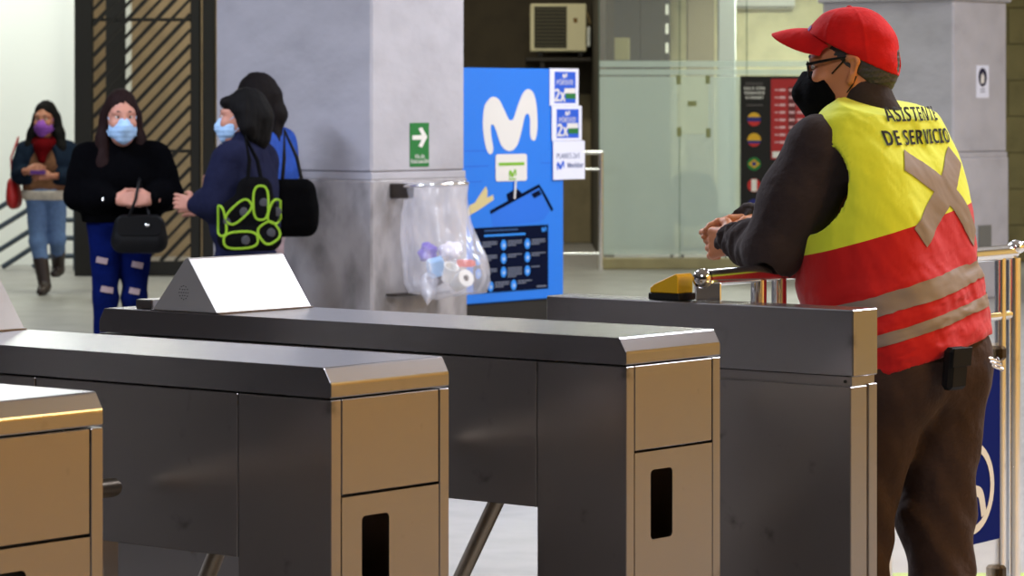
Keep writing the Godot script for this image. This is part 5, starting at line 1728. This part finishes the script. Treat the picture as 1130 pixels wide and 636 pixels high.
func build_travellers() -> void:
	var fn := FastNoiseLite.new()
	fn.seed = 17
	fn.frequency = 6.0
	var crease := func(p: Vector3) -> float: return 0.008 * fn.get_noise_3d(p.x, p.y * 0.7, p.z)
	var fair := mk("skin_fair", Color(0.72, 0.50, 0.42), 0.6)
	var olive := mk("skin_olive", Color(0.60, 0.38, 0.29), 0.6)
	var hair_black := mk("hair_black", Color(0.035, 0.028, 0.028), 0.75)
	var hair_auburn := mk("hair_auburn", Color(0.11, 0.05, 0.045), 0.75)
	var hair_brown := mk("hair_brown", Color(0.06, 0.04, 0.038), 0.75)
	for hm in [hair_black, hair_auburn, hair_brown]: hm.metallic_specular = 0.25
	var pale_blue := cloth("mask_pale_blue", Color(0.66, 0.80, 0.94), 0.85)

	# --- woman in black with ripped jeans, hands joined in front
	var d := {
		"label": "person in black sweater and ripped jeans wearing a light blue mask", "at": P(-2.075, 0, 17.0), "turn": PI + 0.12,
		"hip": 0.86, "shoulder": 1.255, "width": 0.18, "head": q(0.0, 1.405, 0.03), "head_turn": 0.14, "head_size": 1.08, "skin": fair,
		"arms": [[q(0.185, 1.21, 0.0), q(0.225, 1.00, 0.04), q(0.03, 0.985, 0.20), q(-1, 0.05, 0.25), q(0, -0.3, -1), q(0, 1, 0), [0.5, 0.6, 0.6, 0.7]],
			[q(-0.185, 1.21, 0.0), q(-0.245, 1.00, 0.03), q(-0.165, 0.985, 0.20), q(1, 0.02, 0.25), q(0, -0.3, -1), q(0, 1, 0), [0.5, 0.6, 0.6, 0.7]]],
		"legs": [[q(0.085, 0.84, 0), q(0.085, 0.46, 0.03), q(0.09, 0.08, 0.0)], [q(-0.085, 0.84, 0), q(-0.07, 0.46, 0.0), q(-0.07, 0.08, -0.05)]],
	}
	var f := figure(d)
	var o: Node3D = f[0]
	var head: Transform3D = f[1]
	mask_on(o, head, pale_blue, 1.0)
	var hb := Blob.new()
	for s in [-1.0, 1.0]:
		hb.chain([Vector3(0.068 * s, 0.02, 0.03), Vector3(0.082 * s, -0.10, 0.02), Vector3(0.092 * s, -0.21, -0.02), Vector3(0.100 * s, -0.31, -0.075)], [0.034, 0.036, 0.036, 0.018], 0.04)
	hb.chain([Vector3(0, 0.0, 0.07), Vector3(0, -0.16, 0.085), Vector3(0, -0.32, 0.10)], [0.075, 0.080, 0.04], 0.04, Vector3(1.1, 1, 0.7))
	obj("hair", hair_cap(head, hb, 0.066), hair_auburn, o).set_meta("label", "long dark auburn hair")
	var sw := Blob.new()
	sw.cone(q(-0.085, 0.90, 0.0), q(0.085, 0.90, 0.0), 0.125, 0.125, 0.08)
	sw.cone(q(-0.075, 1.08, 0.015), q(0.075, 1.08, 0.015), 0.125, 0.125, 0.08)
	sw.cone(q(-0.13, 1.19, 0.0), q(0.13, 1.19, 0.0), 0.085, 0.085, 0.06)
	sw.cone(q(-0.12, 1.22, -0.005), q(0.0, 1.285, 0.0), 0.055, 0.055, 0.05)
	sw.cone(q(0.12, 1.22, -0.005), q(0.0, 1.285, 0.0), 0.055, 0.055, 0.05)
	for a in d.arms: sw.chain([a[0], (a[0] as Vector3).lerp(a[1], 0.5), a[1], (a[1] as Vector3).lerp(a[2], 0.5), (a[1] as Vector3).lerp(a[2], 0.93)], [0.078, 0.076, 0.074, 0.066, 0.040], 0.04)
	sw.cut(Vector3(0, -1, 0), q(0, 0.86, 0))
	sw.cut(Vector3(0, 1, 0.2), q(0, 1.318, 0.02))
	sw.wave = crease
	part("sweater", sw, 0.011, cloth("sweater_black", Color(0.020, 0.020, 0.028), 0.95), o)
	var jn := jeans(o, d, "denim_blue", Color(0.035, 0.085, 0.30))
	var jb := Blob.new()
	for l in d.legs: jb.chain([l[0], l[1], l[2]], [0.092, 0.064, 0.050], 0.03)
	for c in [[0.10, 0.655, 0.055], [0.075, 0.50, 0.06], [-0.085, 0.63, 0.055], [-0.07, 0.49, 0.05]]:
		var pts := []
		for i in 4: pts.append(jb.hit(q(c[0] + (i / 3.0 - 0.5) * c[2], c[1] + 0.004 * i, 0.5), q(c[0] + (i / 3.0 - 0.5) * c[2], c[1] + 0.004 * i, -0.1)))
		obj("rip", strip_on(jb, pts, 0.032, 0.006, 3, 4), mk("rip_pale", Color(0.60, 0.52, 0.52), 0.9), jn).set_meta("label", "pale frayed rip showing the knee")
	shoes(o, d, mk("shoe_white", Color(0.6, 0.6, 0.6), 0.6))
	obj("bracelet", Geo.new().tube([q(0.095, 0.985, 0.205), q(0.09, 1.01, 0.195), q(0.085, 1.012, 0.175)], 0.008, 8), steel("rail_chrome", Color.WHITE, 0.16), o)
	# her bag hangs from the forearm
	var hbag := thing("handbag", "black leather handbag hanging from the forearm of the person in black", "handbag", (o.transform * q(-0.095, 0.70, 0.275)), PI + 0.12)
	var bb := Blob.new()
	bb.cone(Vector3(-0.085, 0.07, 0), Vector3(0.085, 0.07, 0), 0.065, 0.065, 0.03, Vector3(1, 1, 0.7))
	bb.cone(Vector3(-0.075, 0.15, 0), Vector3(0.075, 0.15, 0), 0.060, 0.060, 0.03, Vector3(1, 1, 0.6))
	var lea := mk("bag_black", Color(0.03, 0.03, 0.035), 0.5)
	lea.metallic_specular = 0.3
	part("body", bb, 0.010, lea, hbag)
	obj("flap", Geo.new().extrude(round_rect(-0.115, 0.10, 0.115, 0.20, 0.03), -0.050, -0.043, Transform3D.IDENTITY, 0.002), lea, hbag)
	obj("clasp", Geo.new().ball(Vector3(-0.04, 0.155, -0.055), Vector3(0.012, 0.008, 0.005), 10), steel("rail_chrome", Color.WHITE, 0.16), hbag)
	obj("strap", Geo.new().tube([Vector3(0.06, 0.185, -0.02), Vector3(0.02, 0.29, -0.035), Vector3(0.005, 0.37, 0.0), Vector3(0.0, 0.395, 0.055), Vector3(-0.005, 0.37, 0.105), Vector3(-0.02, 0.29, 0.115), Vector3(-0.06, 0.185, 0.03)], 0.008, 8), lea, hbag)

	# --- woman far off in a denim jacket and red scarf
	d = {
		"label": "person in denim jacket and red scarf walking in brown boots", "at": P(-3.62, 0, 24.9), "turn": PI - 0.1,
		"hip": 0.79, "shoulder": 1.17, "width": 0.17, "head": q(0.0, 1.352, 0.04), "head_turn": -0.05, "head_size": 1.05, "skin": olive,
		"arms": [[q(0.175, 1.12, 0.0), q(0.205, 0.93, 0.05), q(0.10, 0.965, 0.22), q(-1, 0.1, 0.3), q(0, -0.4, -1), q(0, 1, 0), [0.6, 0.7, 0.7, 0.8]],
			[q(-0.175, 1.12, 0.0), q(-0.215, 0.92, 0.05), q(-0.09, 0.925, 0.22), q(1, 0.1, 0.3), q(0, -0.4, -1), q(0, 1, 0), [0.6, 0.7, 0.7, 0.8]]],
		"legs": [[q(0.075, 0.77, 0), q(0.055, 0.42, 0.06), q(0.0, 0.08, 0.06)], [q(-0.07, 0.77, 0), q(-0.085, 0.43, 0.0), q(-0.03, 0.20, -0.26)]],
	}
	f = figure(d)
	o = f[0]
	head = f[1]
	mask_on(o, head, cloth("mask_violet", Color(0.52, 0.28, 0.66), 0.85), 1.0)
	hb = Blob.new()
	for s in [-1.0, 1.0]:
		hb.chain([Vector3(0.070 * s, 0.02, 0.03), Vector3(0.098 * s, -0.10, 0.02), Vector3(0.125 * s, -0.20, 0.0), Vector3((0.16 if s < 0 else 0.13) * s, -0.27, -0.02)], [0.036, 0.040, 0.038, 0.018], 0.04)
	hb.chain([Vector3(0, 0.0, 0.07), Vector3(0, -0.16, 0.085), Vector3(0, -0.28, 0.09)], [0.075, 0.085, 0.05], 0.04, Vector3(1.2, 1, 0.7))
	obj("hair", hair_cap(head, hb, 0.062), hair_black, o).set_meta("label", "long black wavy hair")
	var sh := Blob.new()
	sh.cone(q(-0.07, 0.84, 0.0), q(0.07, 0.84, 0.0), 0.118, 0.118, 0.06)
	sh.cone(q(-0.06, 1.0, 0.015), q(0.06, 1.0, 0.015), 0.115, 0.115, 0.06)
	sh.cone(q(-0.08, 1.12, 0.0), q(0.08, 1.12, 0.0), 0.075, 0.075, 0.06)
	sh.cut(Vector3(0, -1, 0), q(0, 0.80, 0))
	sh.wave = crease
	part("sweater", sh, 0.011, cloth("sweater_tan", Color(0.42, 0.28, 0.19), 0.95), o)
	var bl := Blob.new()
	bl.cone(q(-0.075, 0.80, 0.0), q(0.075, 0.80, 0.0), 0.122, 0.122, 0.06)
	bl.cut(Vector3(0, -1, 0), q(0, 0.735, 0))
	bl.cut(Vector3(0, 1, 0), q(0, 0.81, 0))
	bl.wave = crease
	part("blouse_hem", bl, 0.010, cloth("blouse_white", Color(0.78, 0.74, 0.68), 0.9), o)
	var jk := Blob.new()
	jk.cone(q(-0.085, 0.90, -0.01), q(0.085, 0.90, -0.01), 0.130, 0.130, 0.06)
	jk.cone(q(-0.085, 1.05, 0.0), q(0.085, 1.05, 0.0), 0.125, 0.125, 0.06)
	jk.cone(q(-0.12, 1.12, -0.005), q(0.12, 1.12, -0.005), 0.082, 0.082, 0.05)
	for a in d.arms: jk.chain([a[0], (a[0] as Vector3).lerp(a[1], 0.5), a[1], (a[1] as Vector3).lerp(a[2], 0.9)], [0.072, 0.068, 0.060, 0.044], 0.04)
	jk.hole(q(0, 0.80, 0.25), q(0, 1.14, 0.22), 0.155, 0.150)
	jk.cut(Vector3(0, -1, 0), q(0, 0.85, 0))
	jk.wave = crease
	part("jacket", jk, 0.011, cloth("denim_dark", Color(0.10, 0.14, 0.20), 0.9), o)
	var sc := Blob.new()
	sc.chain([q(-0.075, 1.185, 0.02), q(0, 1.16, 0.11), q(0.075, 1.185, 0.02), q(0, 1.20, -0.05), q(-0.075, 1.185, 0.02)], [0.044, 0.050, 0.044, 0.044, 0.044], 0.03)
	sc.chain([q(0.01, 1.15, 0.12), q(0.0, 1.05, 0.135)], [0.055, 0.030], 0.04)
	sc.wave = crease
	part("scarf", sc, 0.010, cloth("scarf_red", Color(0.36, 0.04, 0.06), 0.95), o)
	jeans(o, d, "denim_light", Color(0.36, 0.46, 0.62), 0.27)
	shoes(o, d, mk("boot_brown", Color(0.13, 0.065, 0.045), 0.5), 0.58)
	var rb := thing("shoulder_bag", "red shoulder bag behind the elbow of the person in denim jacket", "bag", o.transform * q(0.285, 0.66, -0.04), PI - 0.1)
	bb = Blob.new()
	bb.cone(Vector3(-0.02, 0.06, -0.05), Vector3(-0.02, 0.06, 0.05), 0.06, 0.06, 0.03, Vector3(0.75, 1, 1))
	bb.cone(Vector3(-0.015, 0.13, -0.045), Vector3(-0.015, 0.13, 0.045), 0.06, 0.06, 0.05, Vector3(0.75, 1, 1))
	bb.cone(Vector3(-0.01, 0.20, -0.03), Vector3(-0.01, 0.20, 0.03), 0.050, 0.050, 0.04, Vector3(0.75, 1, 1))
	part("body", bb, 0.010, mk("bag_red", Color(0.62, 0.04, 0.05), 0.5), rb)
	obj("strap", Geo.new().tube([Vector3(-0.01, 0.24, -0.03), Vector3(-0.01, 0.40, -0.07), Vector3(-0.05, 0.56, 0.0), Vector3(-0.01, 0.40, 0.07), Vector3(-0.01, 0.24, 0.03)], 0.008, 8), mk("bag_red", Color.WHITE), rb)
	var ph := thing("phone", "purple phone held by the person in denim jacket", "phone", o.transform * q(0.0, 0.955, 0.27), PI)
	obj("case", Geo.new().extrude(round_rect(-0.06, -0.016, 0.06, 0.016, 0.006), -0.005, 0.005, Transform3D.IDENTITY, 0.001), mk("phone_purple", Color(0.30, 0.12, 0.42), 0.4), ph)
	obj("screen", slab(Vector3(-0.054, -0.013, 0.0052), Vector3(0.054, 0.013, 0.0058)), mk("phone_glass", Color(0.03, 0.03, 0.04), 0.15), ph)

	# --- woman with the patterned tote, seen from her left side
	d = {
		"label": "person with short dark hair in a slate blue coat wearing a pale mask", "at": P(-1.36, 0, 16.28), "turn": 1.20,
		"hip": 0.86, "shoulder": 1.26, "width": 0.17, "head": q(0.0, 1.412, 0.005), "head_turn": 0.18, "head_size": 1.06, "skin": fair,
		"arms": [[q(0.175, 1.20, 0.0), q(0.20, 0.99, 0.06), q(0.10, 0.95, 0.25), q(-0.15, 0.0, 1), q(-1, -0.2, 0), q(0, 1, 0), [0.3, 0.4, 0.4, 0.5]],
			[q(-0.175, 1.20, 0.0), q(-0.21, 0.99, 0.04), q(-0.10, 0.975, 0.235), q(0.2, 0.15, 1), q(1, -0.2, 0), q(0, 1, 0), [0.3, 0.4, 0.4, 0.5]]],
		"legs": [[q(0.08, 0.84, 0), q(0.085, 0.45, 0.02), q(0.085, 0.08, -0.01)], [q(-0.08, 0.84, 0), q(-0.085, 0.45, 0.02), q(-0.085, 0.08, -0.01)]],
	}
	f = figure(d)
	o = f[0]
	head = f[1]
	mask_on(o, head, pale_blue, 1.0)
	hb = Blob.new()
	for s in [-1.0, 1.0]: hb.chain([Vector3(0.070 * s, 0.03, 0.03), Vector3(0.080 * s, -0.04, 0.045), Vector3(0.070 * s, -0.085, 0.06)], [0.034, 0.034, 0.022], 0.04)
	hb.chain([Vector3(0, 0.0, 0.07), Vector3(0, -0.09, 0.075)], [0.08, 0.060], 0.04)
	hb.cone(Vector3(-0.04, 0.078, -0.082), Vector3(0.04, 0.078, -0.082), 0.026, 0.026, 0.03)
	obj("hair", hair_cap(head, hb, 0.060), hair_black, o).set_meta("label", "short dark bobbed hair")
	var ct := Blob.new()
	ct.cone(q(-0.09, 0.62, -0.01), q(0.09, 0.62, -0.01), 0.155, 0.155, 0.08)
	ct.cone(q(-0.09, 0.88, -0.005), q(0.09, 0.88, -0.005), 0.145, 0.145, 0.08)
	ct.cone(q(-0.085, 1.06, 0.0), q(0.085, 1.06, 0.0), 0.140, 0.140, 0.08)
	ct.cone(q(-0.13, 1.19, -0.01), q(0.13, 1.19, -0.01), 0.095, 0.095, 0.06)
	ct.cone(q(-0.1, 1.24, -0.02), q(0.1, 1.24, -0.02), 0.065, 0.065, 0.05)
	ct.cone(q(0, 1.25, -0.01), q(0, 1.33, 0.01), 0.075, 0.068, 0.05)
	for a in d.arms: ct.chain([a[0], (a[0] as Vector3).lerp(a[1], 0.5), a[1], (a[1] as Vector3).lerp(a[2], 0.5), (a[1] as Vector3).lerp(a[2], 0.90)], [0.092, 0.088, 0.082, 0.068, 0.048], 0.05)
	ct.cut(Vector3(0, -1, 0), q(0, 0.50, 0))
	ct.cut(Vector3(0, 1, 0.15), q(0, 1.355, 0.03))
	ct.wave = crease
	part("coat", ct, 0.011, cloth("coat_slate", Color(0.12, 0.13, 0.22), 0.9), o)
	jeans(o, d, "trousers_navy", Color(0.04, 0.045, 0.07))
	shoes(o, d, mk("shoe_dark", Color(0.04, 0.04, 0.04), 0.5))
	# tote with lime loops on her left side
	var tt := thing("tote_bag", "charcoal tote bag with lime green loop pattern", "tote bag", P(-1.31, 0.745, 15.98), 0.12)
	var tb := Blob.new()
	tb.cone(Vector3(-0.10, 0.07, 0), Vector3(0.10, 0.07, 0), 0.062, 0.062, 0.03, Vector3(1, 1, 0.7))
	tb.cone(Vector3(-0.085, 0.20, 0), Vector3(0.085, 0.20, 0), 0.062, 0.062, 0.05, Vector3(1, 1, 0.6))
	tb.cone(Vector3(-0.01, 0.33, 0), Vector3(0.06, 0.33, 0), 0.05, 0.05, 0.06, Vector3(1, 1, 0.5))
	part("body", tb, 0.010, cloth("tote_charcoal", Color(0.06, 0.06, 0.065), 0.9), tt)
	var lime := mk("print_lime_loop", Color(0.50, 0.66, 0.05), 0.7)
	var dots := mk("print_tote_grey", Color(0.22, 0.22, 0.24), 0.8)
	for lp in [[-0.045, 0.065, 0.085, 0.042, 0.05], [0.095, 0.10, 0.050, 0.052, 0.6], [-0.055, 0.205, 0.075, 0.036, 0.75], [0.055, 0.25, 0.038, 0.085, 0.0], [0.13, 0.205, 0.035, 0.060, -0.3], [-0.145, 0.16, 0.025, 0.075, 0.15]]:
		var ring := []
		for i in 25:
			var a := TAU * i / 24
			var sup := Vector2(signf(cos(a)) * pow(absf(cos(a)), 0.7) * lp[2], signf(sin(a)) * pow(absf(sin(a)), 0.7) * lp[3]).rotated(lp[4])
			var c := Vector3(lp[0] + sup.x, maxf(lp[1] + sup.y, 0.012), 0)
			c.x = clampf(c.x, -0.155, 0.155)
			ring.append(tb.hit(Vector3(c.x, c.y, 0.3), Vector3(c.x, c.y, -0.02)) + Vector3(0, 0, 0.003))
		obj("printed_loop", Geo.new().tube(ring, 0.0065, 6, false, Vector3(0, 0, 1), 0.35), lime, tt)
		var hp := tb.hit(Vector3(lp[0] * 0.9 + 0.02, lp[1], 0.3), Vector3(lp[0] * 0.9 + 0.02, lp[1], -0.05))
		obj("printed_spot", Geo.new().ball(hp, Vector3(0.022, 0.024, 0.004), 12), dots, tt)
	obj("strap", Geo.new().tube([Vector3(-0.01, 0.36, 0.01), Vector3(0.0, 0.46, 0.0), Vector3(-0.02, 0.58, -0.06), Vector3(0.04, 0.46, -0.03), Vector3(0.06, 0.36, 0.0)], 0.010, 8), cloth("tote_charcoal", Color.WHITE), tt)

	# --- woman in the blue jacket behind her
	d = {
		"label": "person in bright blue jacket with ponytail standing behind the slate coat", "at": P(-1.34, 0, 17.14), "turn": 1.10,
		"hip": 0.90, "shoulder": 1.33, "width": 0.17, "head": q(0.0, 1.495, 0.045), "head_turn": 0.2, "head_size": 1.08, "skin": fair,
		"arms": [[q(0.175, 1.27, 0.0), q(0.22, 1.06, 0.10), q(0.08, 1.06, 0.27), q(-0.6, 0.1, 0.6), q(-1, -0.2, 0), q(0, 1, 0), [0.6, 0.7, 0.7, 0.8]],
			[q(-0.185, 1.27, -0.05), q(-0.270, 1.08, -0.16), q(-0.16, 1.05, 0.06), q(0.6, 0.1, 0.6), q(1, -0.2, 0), q(0, 1, 0), [0.6, 0.7, 0.7, 0.8]]],
		"legs": [[q(0.08, 0.88, 0), q(0.085, 0.47, 0.02), q(0.085, 0.08, -0.01)], [q(-0.08, 0.88, 0), q(-0.085, 0.47, 0.02), q(-0.085, 0.08, -0.01)]],
	}
	f = figure(d)
	o = f[0]
	head = f[1]
	mask_on(o, head, pale_blue, 1.0)
	hb = Blob.new()
	hb.chain([Vector3(0, 0.03, 0.10), Vector3(0.0, -0.06, 0.115), Vector3(-0.02, -0.15, 0.10), Vector3(-0.05, -0.19, 0.14)], [0.045, 0.048, 0.040, 0.012], 0.04)
	for s in [-1.0, 1.0]: hb.chain([Vector3(0.070 * s, 0.03, 0.03), Vector3(0.072 * s, -0.03, 0.06)], [0.034, 0.03], 0.04)
	obj("hair", hair_cap(head, hb, 0.066), hair_brown, o).set_meta("label", "dark hair tied back")
	var ja := Blob.new()
	ja.cone(q(-0.09, 0.95, -0.005), q(0.09, 0.95, -0.005), 0.130, 0.130, 0.08)
	ja.cone(q(-0.09, 1.13, -0.02), q(0.09, 1.13, -0.02), 0.142, 0.142, 0.08)
	ja.cone(q(-0.13, 1.26, -0.035), q(0.13, 1.26, -0.035), 0.095, 0.095, 0.06)
	ja.cone(q(0, 1.30, -0.01), q(0, 1.39, 0.01), 0.075, 0.066, 0.05)
	for a in d.arms: ja.chain([a[0], (a[0] as Vector3).lerp(a[1], 0.5), a[1], (a[1] as Vector3).lerp(a[2], 0.90)], [0.090, 0.086, 0.080, 0.052], 0.05)
	ja.cut(Vector3(0, -1, 0), q(0, 0.88, 0))
	ja.cut(Vector3(0, 1, 0.15), q(0, 1.405, 0.03))
	ja.wave = crease
	part("jacket", ja, 0.011, cloth("jacket_blue", Color(0.07, 0.26, 0.62), 0.8), o)
	jeans(o, d, "trousers_blush", Color(0.66, 0.58, 0.60), 0.06, 1.05)
	shoes(o, d, mk("shoe_white", Color.WHITE))
	var bk := thing("black_bag", "large black bag under the arm of the person in blue jacket", "bag", P(-1.14, 0.79, 16.58), 0.25)
	bb = Blob.new()
	bb.cone(Vector3(-0.06, 0.07, 0), Vector3(0.075, 0.07, 0), 0.062, 0.062, 0.03, Vector3(1, 1, 0.9))
	bb.cone(Vector3(-0.065, 0.16, 0), Vector3(0.075, 0.16, 0), 0.066, 0.066, 0.06, Vector3(1, 1, 0.9))
	bb.cone(Vector3(-0.06, 0.25, 0), Vector3(0.065, 0.25, 0), 0.060, 0.060, 0.05, Vector3(1, 1, 0.8))
	part("body", bb, 0.010, cloth("bag_fabric_black", Color(0.020, 0.020, 0.026), 0.8), bk)
	obj("strap", Geo.new().tube([Vector3(-0.05, 0.29, 0.0), Vector3(-0.04, 0.42, 0.0), Vector3(-0.03, 0.56, -0.05), Vector3(0.03, 0.42, -0.02), Vector3(0.055, 0.29, 0.0)], 0.010, 8), mk("bag_black", Color.WHITE), bk)
